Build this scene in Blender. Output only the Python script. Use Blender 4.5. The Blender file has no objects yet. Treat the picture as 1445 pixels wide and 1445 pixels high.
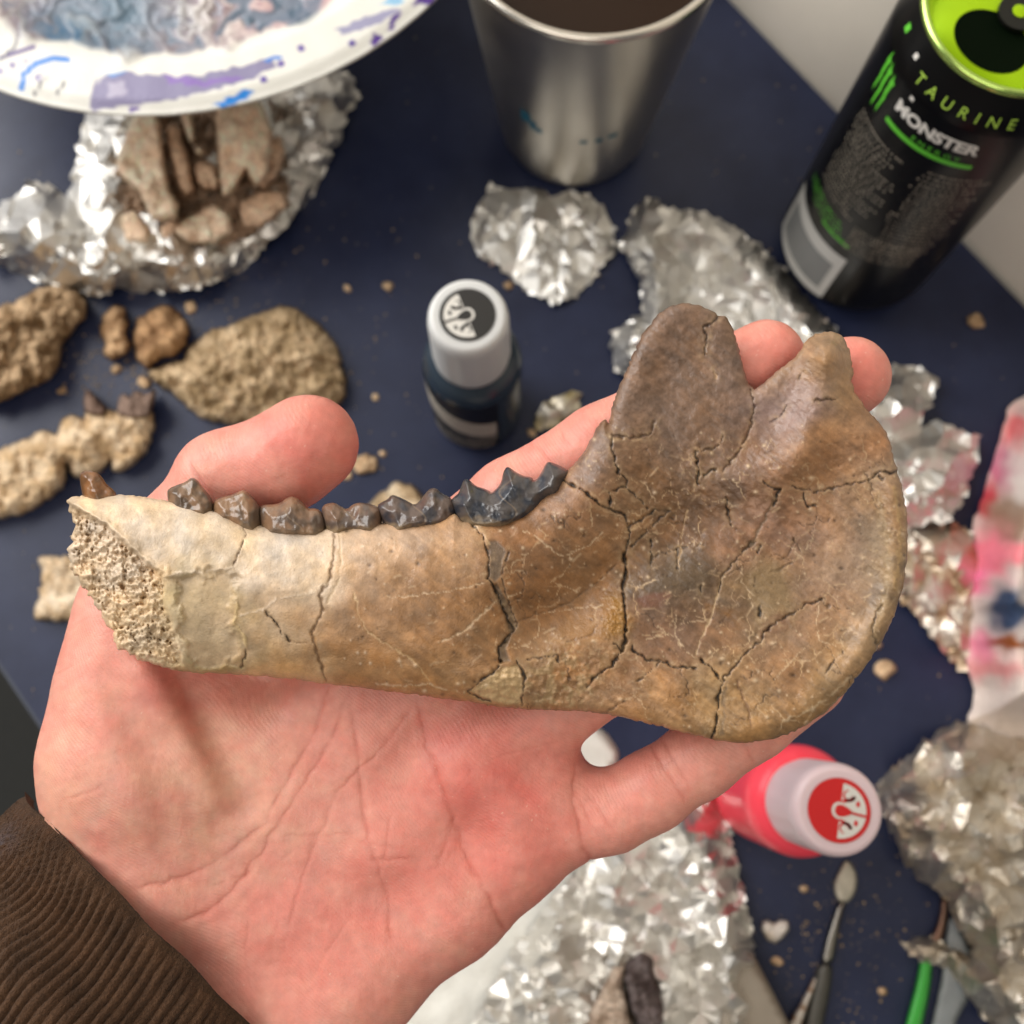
import bpy, bmesh, math, random
import numpy as np
from mathutils import Vector
from mathutils.geometry import delaunay_2d_cdt

# ------------------------------------------------------------------ camera, light, exposure
F_PX, CX, TH, CAM_H = 1417.0, 722.5, math.radians(12.3), 0.41
ST, CT = math.sin(TH), math.cos(TH)
scene = bpy.context.scene
cam_d = bpy.data.cameras.new("camera")
cam = bpy.data.objects.new("camera", cam_d)
scene.collection.objects.link(cam)
cam.location = (0, 0, CAM_H)
cam.rotation_euler = (TH, 0, 0)
cam_d.sensor_width = 36.0
cam_d.lens = 36.0 * F_PX / 1445.0
cam_d.clip_start = 0.01
cam_d.clip_end = 50
cam_d.dof.use_dof = True
cam_d.dof.focus_distance = 0.201
cam_d.dof.aperture_fstop = 14.0
scene.camera = cam

world = bpy.data.worlds.new("World")
scene.world = world
world.use_nodes = True
bg = world.node_tree.nodes["Background"]
bg.inputs[0].default_value = (0.90, 0.86, 0.80, 1)
bg.inputs[1].default_value = 0.19


def area(name, loc, target, sx, sy, power, color):
    d = bpy.data.lights.new(name, 'AREA')
    d.shape = 'RECTANGLE'
    d.size, d.size_y = sx, sy
    d.energy = power
    d.color = color
    o = bpy.data.objects.new(name, d)
    scene.collection.objects.link(o)
    o.location = loc
    o.rotation_euler = (Vector(target) - Vector(loc)).to_track_quat('-Z', 'Y').to_euler()
    return o


area("window_light", (-1.25, 0.85, 1.10), (0, 0.05, 0.1), 1.3, 1.5, 37.0, (1.0, 0.985, 0.96))
area("room_light", (-0.45, -0.85, 1.75), (0.0, 0.1, 0.0), 1.4, 1.4, 12.0, (1.0, 0.93, 0.83))

vs = scene.view_settings
vs.view_transform = 'Standard'
vs.look = 'None'
vs.exposure = 0.16
vs.gamma = 1.0
vs.use_curve_mapping = False
scene.render.film_transparent = False
try:
    scene.cycles.max_bounces = 8
except Exception:
    pass

# ------------------------------------------------------------------ projection helpers
CAMPOS = np.array([0, 0, CAM_H])


def TP(px, py, z):
    """pixel of the photo -> world point at height z above the tabletop"""
    px = np.asarray(px, float); py = np.asarray(py, float); z = np.asarray(z, float) + 0 * px
    u = (px - CX) / F_PX
    v = (CX - py) / F_PX
    t = (CAM_H - z) / (CT - v * ST)
    return np.stack([u * t, t * (v * CT + ST), z], -1)


def local_to_world(L):
    """hand frame (x right, y up the picture, third axis = distance from the lens) -> world"""
    x, y, d = L[..., 0], L[..., 1], L[..., 2]
    return np.stack([x, y * CT + d * ST, CAM_H + y * ST - d * CT], -1)


D0 = 0.203


def HP(px, py, h):
    """pixel + height h (metres, towards the viewer) above the jaw's middle plane -> world"""
    px = np.asarray(px, float); py = np.asarray(py, float)
    d = D0 - np.asarray(h, float) + 0 * px
    return local_to_world(np.stack([(px - CX) / F_PX * d, (CX - py) / F_PX * d, d], -1))


def to_px(W):
    d = W[..., 1] * ST + (CAM_H - W[..., 2]) * CT
    up = W[..., 1] * CT - (CAM_H - W[..., 2]) * ST
    return CX + F_PX * W[..., 0] / d, CX - F_PX * up / d


# ------------------------------------------------------------------ maths helpers
def lin(c):
    c = np.asarray(c, float) / 255.0
    return np.where(c <= 0.04045, c / 12.92, ((c + 0.055) / 1.055) ** 2.4)


def l4(c):
    a = lin(c)
    return (float(a[0]), float(a[1]), float(a[2]), 1.0)


def sstep(a, b, x):
    t = np.clip((x - a) / (b - a), 0, 1)
    return t * t * (3 - 2 * t)


def _hash(ix, iy, s):
    h = (ix.astype(np.int64) * 374761393 + iy.astype(np.int64) * 668265263 + s * 1274126177) & 0xFFFFFFFF
    h = ((h ^ (h >> 13)) * 1274126177) & 0xFFFFFFFF
    return ((h ^ (h >> 16)) & 0xFFFFFF) / float(0x1000000)


def perlin(x, y, s=0):
    ix, iy = np.floor(x), np.floor(y)
    fx, fy = x - ix, y - iy
    ux = fx * fx * fx * (fx * (fx * 6 - 15) + 10)
    uy = fy * fy * fy * (fy * (fy * 6 - 15) + 10)

    def g(dx, dy):
        a = _hash(ix + dx, iy + dy, s) * 2 * np.pi
        return np.cos(a) * (fx - dx) + np.sin(a) * (fy - dy)
    n0 = g(0, 0) * (1 - ux) + g(1, 0) * ux
    n1 = g(0, 1) * (1 - ux) + g(1, 1) * ux
    return (n0 * (1 - uy) + n1 * uy) * 1.5


def fbm(x, y, s=0, o=4):
    r, a, f = 0, 1.0, 1.0
    for k in range(o):
        r = r + a * perlin(x * f, y * f, s + k * 17)
        a *= 0.5; f *= 2.03
    return r


def worley(x, y, s=0):
    ix, iy = np.floor(x), np.floor(y)
    f1 = np.full(x.shape, 9.0); f2 = f1.copy(); cid = np.zeros(x.shape)
    for dx in (-1, 0, 1):
        for dy in (-1, 0, 1):
            cx = ix + dx + _hash(ix + dx, iy + dy, s)
            cy = iy + dy + _hash(ix + dx, iy + dy, s + 91)
            d = np.hypot(x - cx, y - cy)
            nid = _hash(ix + dx, iy + dy, s + 7)
            closer = d < f1
            f2 = np.where(closer, f1, np.minimum(f2, d))
            cid = np.where(closer, nid, cid)
            f1 = np.where(closer, d, f1)
    return f1, f2, cid


def tri(t):
    return np.abs((t % 1.0) * 2 - 1) * 2 - 1


def crumple(x, y, seed, n=7, lo=24, hi=120):
    """long sharp folds in random directions (lengths in photo pixels)"""
    rg = np.random.RandomState(seed)
    h = 0
    wx = x + 14 * perlin(x / 45, y / 45, seed)
    wy = y + 14 * perlin(x / 45, y / 45, seed + 1)
    for k in range(n):
        a = rg.rand() * np.pi
        lam = lo * (hi / lo) ** (k / (n - 1.0))
        m = 0.2 + 0.8 * np.clip(perlin(x / (lam * 1.3), y / (lam * 1.3), seed + 31 * k) + 0.5, 0, 1)
        h = h + (lam / hi) ** 0.8 * m * tri((wx * np.cos(a) + wy * np.sin(a)) / lam + rg.rand())
    return h / 2.0


def seg_dist(px, py, pts, closed=False):
    best = np.full(np.shape(px), 1e18)
    nx = np.zeros(np.shape(px)); ny = nx.copy()
    n = len(pts)
    for i in range(n if closed else n - 1):
        ax, ay = pts[i]; bx, by = pts[(i + 1) % n]
        dx, dy = bx - ax, by - ay
        L = dx * dx + dy * dy + 1e-12
        t = np.clip(((px - ax) * dx + (py - ay) * dy) / L, 0, 1)
        qx, qy = ax + t * dx, ay + t * dy
        d = (px - qx) ** 2 + (py - qy) ** 2
        m = d < best
        best = np.where(m, d, best); nx = np.where(m, qx, nx); ny = np.where(m, qy, ny)
    return np.sqrt(best), nx, ny


def inside(px, py, pts):
    r = np.zeros(np.shape(px), bool)
    n = len(pts)
    for i in range(n):
        ax, ay = pts[i]; bx, by = pts[(i + 1) % n]
        c = ((ay > py) != (by > py)) & (px < (bx - ax) * (py - ay) / (by - ay + 1e-12) + ax)
        r ^= c
    return r


def smooth_poly(pts, it=1):
    p = np.array(pts, float)
    for _ in range(it):
        q = np.roll(p, -1, 0)
        p = np.stack([0.75 * p + 0.25 * q, 0.25 * p + 0.75 * q], 1).reshape(-1, 2)
    return [tuple(a) for a in p]


def ragged(pts, step=6, amp=3, seed=0):
    rg = np.random.RandomState(seed)
    out = []
    n = len(pts)
    for i in range(n):
        a, b = np.array(pts[i], float), np.array(pts[(i + 1) % n], float)
        k = max(1, int(np.hypot(*(b - a)) / step))
        for j in range(k):
            out.append(tuple(a + (b - a) * j / k + rg.randn(2) * amp * 0.5))
    return out


# ------------------------------------------------------------------ mesh helpers
COL = scene.collection
ORIGIN = {}


def build_mesh(name, V, faces, smooth=True, col=None):
    me = bpy.data.meshes.new(name)
    V = np.asarray(V, np.float32)
    if isinstance(faces, np.ndarray):
        faces = [faces]
    arrs = [np.asarray(f, np.int32) for f in faces if len(f)]
    me.vertices.add(len(V))
    me.vertices.foreach_set("co", V.ravel())
    nl = sum(a.size for a in arrs)
    npoly = sum(len(a) for a in arrs)
    me.loops.add(nl)
    me.polygons.add(npoly)
    me.loops.foreach_set("vertex_index", np.concatenate([a.ravel() for a in arrs]))
    starts = []; off = 0
    for a in arrs:
        starts.append(off + np.arange(len(a)) * a.shape[1]); off += a.size
    me.polygons.foreach_set("loop_start", np.concatenate(starts).astype(np.int32))
    me.polygons.foreach_set("use_smooth", np.full(npoly, smooth))
    me.update(calc_edges=True)
    me.validate()
    if col is not None:
        c = np.ones((len(V), 4), np.float32)
        c[:, :3] = np.clip(col, 0, 1)
        at = me.color_attributes.new("Col", 'FLOAT_COLOR', 'POINT')
        at.data.foreach_set("color", c.ravel())
    return me


def put(name, V, faces, mat, parent=None, origin=None, smooth=True, col=None):
    """one mesh object; V in world coordinates"""
    if parent is not None:
        o0 = ORIGIN[parent.name]
    else:
        o0 = np.array(origin if origin is not None else (V[:, 0].mean(), V[:, 1].mean(), V[:, 2].min()), float)
    me = build_mesh(name, np.asarray(V, float) - o0, faces, smooth, col)
    me.materials.append(mat)
    ob = bpy.data.objects.new(name, me)
    COL.objects.link(ob)
    if parent is not None:
        ob.parent = parent
    else:
        ob.location = o0
    ORIGIN[ob.name] = o0
    return ob


def root(name, loc):
    o = bpy.data.objects.new(name, None)
    o.empty_display_size = 0.01
    COL.objects.link(o)
    o.location = loc
    ORIGIN[o.name] = np.array(loc, float)
    return o


def tag(o, label, cat, group=None, kind=None):
    if label: o["label"] = label
    if cat: o["category"] = cat
    if group: o["group"] = group
    if kind: o["kind"] = kind
    return o


def relief(poly, mapper, front, back, sp):
    """closed solid over a traced outline. front/back: f(px,py,d)->height. returns V, faces, px, py, d, isfront"""
    P = np.array(poly)
    x0, y0 = P.min(0) - sp; x1, y1 = P.max(0) + sp
    xs = np.arange(x0, x1, sp); ys = np.arange(y0, y1, sp)
    X, Y = np.meshgrid(xs, ys, indexing='ij')
    ins = inside(X, Y, poly)
    cell = ins[:-1, :-1] & ins[1:, :-1] & ins[1:, 1:] & ins[:-1, 1:]
    cnt = np.zeros(X.shape, int)
    cnt[:-1, :-1] += cell; cnt[1:, :-1] += cell; cnt[1:, 1:] += cell; cnt[:-1, 1:] += cell
    used = cnt > 0
    bnd = used & (cnt < 4)
    ux, uy = X[used], Y[used]
    d, nx, ny = seg_dist(ux, uy, poly, True)
    b = bnd[used]
    ux = np.where(b, nx, ux); uy = np.where(b, ny, uy); d = np.where(b, 0, d)
    n = len(ux)
    fid = np.full(X.shape, -1); fid[used] = np.arange(n)
    hf = front(ux, uy, d)
    Vf = mapper(ux, uy, hf)
    it = ~b
    bid_map = np.arange(n)
    bid_map[it] = n + np.arange(it.sum())
    hb = back(ux, uy, d)
    Vb = mapper(ux[it], uy[it], hb[it])
    ci, cj = np.nonzero(cell)
    q = np.stack([fid[ci, cj], fid[ci, cj + 1], fid[ci + 1, cj + 1], fid[ci + 1, cj]], 1)
    qb = bid_map[q][:, ::-1]
    V = np.concatenate([Vf, Vb])
    pxx = np.concatenate([ux, ux[it]]); pyy = np.concatenate([uy, uy[it]]); dd = np.concatenate([d, d[it]])
    isf = np.concatenate([np.ones(n, bool), np.zeros(it.sum(), bool)])
    return V, np.concatenate([q, qb]), pxx, pyy, dd, isf


def sheet(poly, mapper, front, sp):
    V, Fq, px, py, d, isf = relief(poly, mapper, front, front, sp)
    n = isf.sum()
    m = (Fq < n).all(1)
    # front quads come first
    return V[:n], Fq[:len(Fq) // 2], px[:n], py[:n], d[:n]


def lathe(profile, cx, cy, seg=64, z0=0.0, cap0=True, cap1=True):
    """profile: list of (r,z) bottom->top"""
    V = []; Fq = []
    a = np.arange(seg) * 2 * np.pi / seg
    for r, z in profile:
        V.append(np.stack([cx + r * np.cos(a), cy + r * np.sin(a), np.full(seg, z0 + z)], 1))
    V = np.concatenate(V)
    k = np.arange(seg); k2 = (k + 1) % seg
    for i in range(len(profile) - 1):
        Fq.append(np.stack([i * seg + k, i * seg + k2, (i + 1) * seg + k2, (i + 1) * seg + k], 1))
    Fq = np.concatenate(Fq)
    extra = []
    if cap0:
        V = np.concatenate([V, [[cx, cy, z0 + profile[0][1]]]]); c = len(V) - 1
        extra.append(np.stack([k2, k, np.full(seg, c)], 1))
    if cap1:
        V = np.concatenate([V, [[cx, cy, z0 + profile[-1][1]]]]); c = len(V) - 1
        o = (len(profile) - 1) * seg
        extra.append(np.stack([o + k, o + k2, np.full(seg, c)], 1))
    return V, [Fq] + ([np.concatenate(extra)] if extra else [])


# ------------------------------------------------------------------ materials
def nd(nt, t, **kw):
    n = nt.nodes.new(t)
    for k, v in kw.items():
        setattr(n, k, v)
    return n


def pmat(name, color=None, rough=0.5, metal=0.0, spec=0.5, vary=0.0, vscale=300, bumps=(), sss=0.0,
         sss_r=(1, 0.35, 0.2), sss_scale=0.004, coat=0.0, coat_rough=0.2, trans=0.0, rough_vary=0.0, ior=None,
         sheen=0.0, color2=None):
    """Principled material. color None -> the mesh's own Col attribute"""
    m = bpy.data.materials.new(name)
    m.use_nodes = True
    nt = m.node_tree
    p = nt.nodes["Principled BSDF"]
    tc = nd(nt, 'ShaderNodeTexCoord')
    if color is None:
        at = nd(nt, 'ShaderNodeAttribute', attribute_name="Col")
        src = at.outputs['Color']
    else:
        rgb = nd(nt, 'ShaderNodeRGB')
        rgb.outputs[0].default_value = l4(color)
        src = rgb.outputs[0]
    if vary > 0:
        nz = nd(nt, 'ShaderNodeTexNoise')
        nz.inputs['Scale'].default_value = vscale
        nz.inputs['Detail'].default_value = 6
        nz.inputs['Roughness'].default_value = 0.65
        nt.links.new(tc.outputs['Object'], nz.inputs['Vector'])
        if color2 is not None:
            rp = nd(nt, 'ShaderNodeMapRange')
            rp.inputs[1].default_value = 0.5 - vary / 2; rp.inputs[2].default_value = 0.5 + vary / 2
            nt.links.new(nz.outputs['Fac'], rp.inputs[0])
            mx = nd(nt, 'ShaderNodeMix', data_type='RGBA')
            nt.links.new(rp.outputs[0], mx.inputs[0])
            nt.links.new(src, mx.inputs[6])
            mx.inputs[7].default_value = l4(color2)
            src = mx.outputs[2]
        else:
            rp = nd(nt, 'ShaderNodeMapRange')
            rp.inputs[1].default_value = 0.25; rp.inputs[2].default_value = 0.75
            rp.inputs[3].default_value = 1 - vary; rp.inputs[4].default_value = 1 + vary
            nt.links.new(nz.outputs['Fac'], rp.inputs[0])
            mx = nd(nt, 'ShaderNodeVectorMath', operation='SCALE')
            nt.links.new(src, mx.inputs[0])
            nt.links.new(rp.outputs[0], mx.inputs['Scale'])
            src = mx.outputs[0]
    nt.links.new(src, p.inputs['Base Color'])
    p.inputs['Roughness'].default_value = rough
    p.inputs['Metallic'].default_value = metal
    p.inputs['Specular IOR Level'].default_value = spec
    if ior: p.inputs['IOR'].default_value = ior
    if rough_vary > 0:
        nz2 = nd(nt, 'ShaderNodeTexNoise')
        nz2.inputs['Scale'].default_value = vscale * 0.7
        nz2.inputs['Detail'].default_value = 4
        nt.links.new(tc.outputs['Object'], nz2.inputs['Vector'])
        r2 = nd(nt, 'ShaderNodeMapRange')
        r2.inputs[1].default_value = 0.3; r2.inputs[2].default_value = 0.7
        r2.inputs[3].default_value = max(0.02, rough - rough_vary); r2.inputs[4].default_value = min(1, rough + rough_vary)
        nt.links.new(nz2.outputs['Fac'], r2.inputs[0])
        nt.links.new(r2.outputs[0], p.inputs['Roughness'])
    last = None
    for sc_, dist, det in bumps:
        nz = nd(nt, 'ShaderNodeTexNoise')
        nz.inputs['Scale'].default_value = sc_
        nz.inputs['Detail'].default_value = det
        nt.links.new(tc.outputs['Object'], nz.inputs['Vector'])
        b = nd(nt, 'ShaderNodeBump')
        b.inputs['Strength'].default_value = 1.0
        b.inputs['Distance'].default_value = dist
        nt.links.new(nz.outputs['Fac'], b.inputs['Height'])
        if last is not None:
            nt.links.new(last.outputs[0], b.inputs['Normal'])
        last = b
    if last is not None:
        nt.links.new(last.outputs[0], p.inputs['Normal'])
    if sss > 0:
        p.inputs['Subsurface Weight'].default_value = sss
        p.inputs['Subsurface Radius'].default_value = sss_r
        p.inputs['Subsurface Scale'].default_value = sss_scale
    if coat > 0:
        p.inputs['Coat Weight'].default_value = coat
        p.inputs['Coat Roughness'].default_value = coat_rough
    if trans > 0:
        p.inputs['Transmission Weight'].default_value = trans
    if sheen > 0:
        p.inputs['Sheen Weight'].default_value = sheen
        p.inputs['Sheen Roughness'].default_value = 0.5
    return m


M_TABLE = pmat("navy_laminate", (21, 28, 54), color2=(42, 49, 76), rough=0.40, spec=0.35, vary=0.5, vscale=30, bumps=((2500, 0.00003, 3),), rough_vary=0.10)
M_EDGE = pmat("table_edge_band", (44, 50, 66), rough=0.5)
M_WALL = pmat("cream_paint", (248, 240, 226), rough=0.6, vary=0.05, vscale=20)
M_FLOOR = pmat("charcoal_floor", (38, 38, 36), rough=0.9, vary=0.3, vscale=200)
M_FOIL = pmat("crumpled_foil", (224, 221, 215), rough=0.41, metal=1.0, vary=0.05, vscale=400, rough_vary=0.06)
M_FOILD = pmat("dusty_foil", None, rough=0.43, metal=0.92, vary=0.12, vscale=300, bumps=((500, 0.0004, 2),), rough_vary=0.1)
M_BONE = pmat("fossil_bone", None, rough=0.43, spec=0.5, vary=0.16, vscale=900, bumps=((2600, 0.00010, 4), (700, 0.00010, 3)), rough_vary=0.14, sss=0.05, sss_r=(1, .7, .4), sss_scale=0.0008)
M_ENAMEL = pmat("tooth_enamel", None, rough=0.30, spec=0.5, vary=0.14, vscale=450, bumps=((900, 0.00008, 3),), coat=0.2, coat_rough=0.08)
M_SKIN = pmat("skin", None, rough=0.42, spec=0.45, vary=0.05, vscale=350, bumps=((1300, 0.00005, 3), (3600, 0.00008, 3)), sss=0.22, sss_r=(1, 0.30, 0.18), sss_scale=0.004, rough_vary=0.08)
def add_ridges(m, scale, dist):
    nt = m.node_tree; p = nt.nodes["Principled BSDF"]
    tc = nd(nt, 'ShaderNodeTexCoord'); wv = nd(nt, 'ShaderNodeTexWave')
    wv.wave_type = 'BANDS'; wv.bands_direction = 'DIAGONAL'
    wv.inputs['Scale'].default_value = scale; wv.inputs['Distortion'].default_value = 26.0
    wv.inputs['Detail'].default_value = 1.0; wv.inputs['Detail Scale'].default_value = 0.10
    b = nd(nt, 'ShaderNodeBump'); b.inputs['Distance'].default_value = dist; b.inputs['Strength'].default_value = 1.0
    nt.links.new(tc.outputs['Object'], wv.inputs['Vector']); nt.links.new(wv.outputs['Fac'], b.inputs['Height'])
    old = p.inputs['Normal'].links[0].from_socket
    nt.links.new(old, b.inputs['Normal']); nt.links.new(b.outputs[0], p.inputs['Normal'])


add_ridges(M_SKIN, 520, 0.00002)
M_KNIT = pmat("brown_rib_knit", None, rough=0.92, spec=0.15, vary=0.35, vscale=1600, bumps=((3000, 0.0006, 5),), sheen=0.06)
M_ROCK = pmat("bone_rubble", None, rough=0.85, spec=0.2, vary=0.32, vscale=900, bumps=((1300, 0.0013, 6),))
M_STEEL = pmat("brushed_steel", (196, 192, 184), rough=0.33, metal=1.0, vary=0.03, vscale=60, rough_vary=0.03)
M_RIM = pmat("steel_rim", (220, 214, 204), rough=0.22, metal=1.0)
M_DARK = pmat("dark_water", (38, 22, 10), rough=0.35, spec=0.2)
M_CAN = pmat("black_can", (5, 5, 6), rough=0.30, spec=0.28, metal=0.0, vary=0.1, vscale=100)
M_LIME = pmat("lime_metal", (168, 210, 10), rough=0.25, metal=0.55, spec=0.5)
M_LIME_RIM = pmat("lime_rim", (190, 220, 120), rough=0.18, metal=0.9)
M_GREEN = pmat("green_print", (92, 190, 52), rough=0.45)
M_GREEN2 = pmat("pale_green_print", (168, 205, 80), rough=0.45)
M_WHITE = pmat("white_print", (215, 212, 205), rough=0.5)
M_GREYP = pmat("grey_print", (150, 142, 128), rough=0.5)
M_BARC = pmat("barcode_panel", (200, 200, 196), rough=0.45)
M_BARC2 = pmat("barcode_lines", (128, 130, 130), rough=0.45)
M_MOUTH_DARK = pmat("can_mouth_dark", (3, 12, 2), rough=0.8, spec=0.05)
M_TAB = pmat("dark_tab", (48, 48, 46), rough=0.3, metal=0.8)
M_CAP = pmat("frosted_cap", (208, 209, 208), rough=0.35, sss=0.5, sss_r=(1, 1, 1), sss_scale=0.004)
M_CAPR = pmat("pinkish_frosted_cap", (222, 200, 204), rough=0.35, sss=0.5, sss_r=(1, .7, .7), sss_scale=0.004)
M_BODYB = pmat("black_paint_body", (44, 56, 68), rough=0.25, spec=0.5)
M_BODYR = pmat("pink_paint_body", (250, 76, 92), rough=0.25, spec=0.5, sss=0.3, sss_r=(1, .3, .3), sss_scale=0.004)
M_LABEL = pmat("black_label", (14, 14, 15), rough=0.4)
M_LABELR = pmat("pink_label", (236, 60, 84), rough=0.4)
M_STK = pmat("sticker_black", (34, 32, 30), rough=0.4)
M_STR = pmat("sticker_red", (200, 22, 24), rough=0.4)
M_PAPER = pmat("white_paper", (222, 220, 212), rough=0.85, vary=0.05, vscale=200, bumps=((500, 0.0004, 3),))
M_CARD = pmat("grey_card", (150, 140, 126), rough=0.85, vary=0.08, vscale=80)
M_PLATE = pmat("printed_plate", None, rough=0.38, spec=0.5, bumps=((700, 0.0002, 3),))
M_TISSUE = pmat("stained_tissue", None, rough=0.8, spec=0.2, vary=0.08, vscale=150, bumps=((600, 0.0006, 4),), sss=0.2, sss_r=(1, 1, 1), sss_scale=0.003)
M_TOOL = pmat("tool_steel", (150, 146, 138), rough=0.3, metal=1.0, vary=0.15, vscale=200)
M_GRIP = pmat("grey_grip", (84, 82, 76), rough=0.5, metal=0.3, vary=0.2, vscale=200)
M_GHANDLE = pmat("green_paint", (60, 172, 62), rough=0.3, vary=0.15, vscale=120, coat=0.3)
M_FERR = pmat("copper_ferrule", (150, 118, 100), rough=0.35, metal=0.7)
M_WOODW = pmat("worn_white_handle", None, rough=0.5, vary=0.1, vscale=200)
M_PLASTIC = pmat("milky_plastic", (190, 196, 198), rough=0.25, trans=0.55, vary=0.1, vscale=100)
M_BLUE = pmat("blue_handle", (30, 34, 110), rough=0.3)

# ------------------------------------------------------------------ setting: table, wall, floor
e_dir = np.array([0.224 - 0.1025, 0.1822 - 0.3358]); e_dir /= np.hypot(*e_dir)     # along the table edges
e_nrm = np.array([-e_dir[1], e_dir[0]])                                              # towards the wall
pr = np.array([0.1025, 0.3358]); pl = np.array([-0.2069, 0.0242])
w_r = pr @ e_nrm; w_l = pl @ e_nrm
A = -1.1; B = 1.0


def box_uv(u0, u1, w0, w1, z0, z1):
    P = []
    for z in (z0, z1):
        for (u, w) in ((u0, w0), (u1, w0), (u1, w1), (u0, w1)):
            q = e_dir * u + e_nrm * w
            P.append((q[0], q[1], z))
    return np.array(P), np.array([[3, 2, 1, 0], [4, 5, 6, 7], [0, 1, 5, 4], [1, 2, 6, 5], [2, 3, 7, 6], [3, 0, 4, 7]])


V, Fq = box_uv(A, B, w_l + 0.0015, w_r - 0.0005, -0.028, 0.0)
table = put("table", V, Fq, M_TABLE, origin=(0, 0, -0.028), smooth=False)
tag(table, "dark navy laminate tabletop strewn with crumbs", None, kind="structure")
V, Fq = box_uv(A, B, w_l, w_l + 0.0015, -0.028, -0.0004)
put("edge_band", V, Fq, M_EDGE, parent=table, smooth=False)
V, Fq = box_uv(-2.2, 2.2, w_r + 0.003, w_r + 0.06, -0.74, 0.9)
wall = put("wall", V, Fq, M_WALL, origin=(e_nrm[0] * w_r, e_nrm[1] * w_r, -0.74), smooth=False)
tag(wall, "cream painted wall behind the tabletop", None, kind="structure")
V, Fq = box_uv(-2.2, 2.2, -2.2, w_r + 0.003, -0.78, -0.74)
floor = put("floor", V, Fq, M_FLOOR, origin=(0, 0, -0.78), smooth=False)
tag(floor, "charcoal floor below the table edge", None, kind="structure")

# ------------------------------------------------------------------ the fossil jaw
JAW = [(93, 706), (104, 701), (120, 699), (140, 699), (160, 698), (185, 699), (205, 701), (235, 706), (262, 711), (285, 716), (310, 722),
       (335, 733), (350, 738), (372, 741), (400, 744), (430, 746), (455, 746), (470, 743), (500, 739), (530, 738), (560, 737), (590, 733),
       (620, 729), (640, 722), (655, 727), (690, 729), (715, 726), (740, 717), (762, 701), (780, 688), (797, 669), (815, 650), (828, 630),
       (838, 612), (846, 597), (855, 591), (859, 598), (862, 580), (868, 560), (880, 530), (893, 500), (908, 470), (925, 447), (945, 432),
       (965, 427), (985, 430), (1004, 438), (1012, 446), (1024, 446), (1034, 462), (1042, 490), (1050, 520), (1057, 543), (1064, 550), (1080, 539),
       (1100, 520), (1120, 506), (1131, 492), (1140, 478), (1150, 471), (1163, 468), (1178, 469), (1191, 477), (1199, 492), (1203, 512),
       (1205, 528), (1201, 538), (1206, 552), (1222, 577), (1240, 595), (1250, 608), (1257, 628), (1261, 648), (1267, 660), (1266, 668), (1274, 688),
       (1279, 720), (1281, 755), (1280, 790), (1274, 830), (1262, 870), (1245, 905), (1222, 940), (1195, 975), (1165, 1005), (1130, 1028),
       (1095, 1042), (1050, 1049), (1010, 1045), (970, 1035), (930, 1025), (890, 1015), (860, 1008), (820, 1003), (780, 1002), (740, 1001),
       (700, 997), (660, 990), (620, 985), (560, 977), (500, 970), (440, 962), (380, 955), (320, 951), (270, 949), (230, 942), (205, 934),
       (180, 922), (165, 912), (158, 896), (150, 880), (140, 862), (128, 842), (114, 822), (103, 806), (98, 790), (96, 772), (101, 755), (104, 740),
       (99, 722)]
SPONGE = [(80, 690), (110, 716), (150, 737), (180, 765), (205, 790), (235, 808), (232, 850), (245, 880), (258, 920), (264, 960), (150, 960), (60, 800)]
PATCH = [(238, 812), (262, 806), (330, 800), (345, 815), (332, 850), (330, 880), (345, 905), (338, 940), (300, 947), (264, 946), (250, 890), (246, 860)]
FILL1 = [(686, 762), (700, 761), (709, 768), (717, 779), (711, 790), (710, 801), (708, 815), (699, 824), (688, 815), (690, 792)]
FILL2 = [(692, 824), (703, 822), (716, 846), (726, 868), (731, 886), (722, 900), (716, 915), (722, 935), (704, 938), (700, 915), (717, 893), (709, 866), (700, 848)]
CHIP = [(706, 941), (684, 957), (662, 976), (690, 990), (715, 995), (735, 993), (739, 972), (738, 952), (731, 936)]
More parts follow.
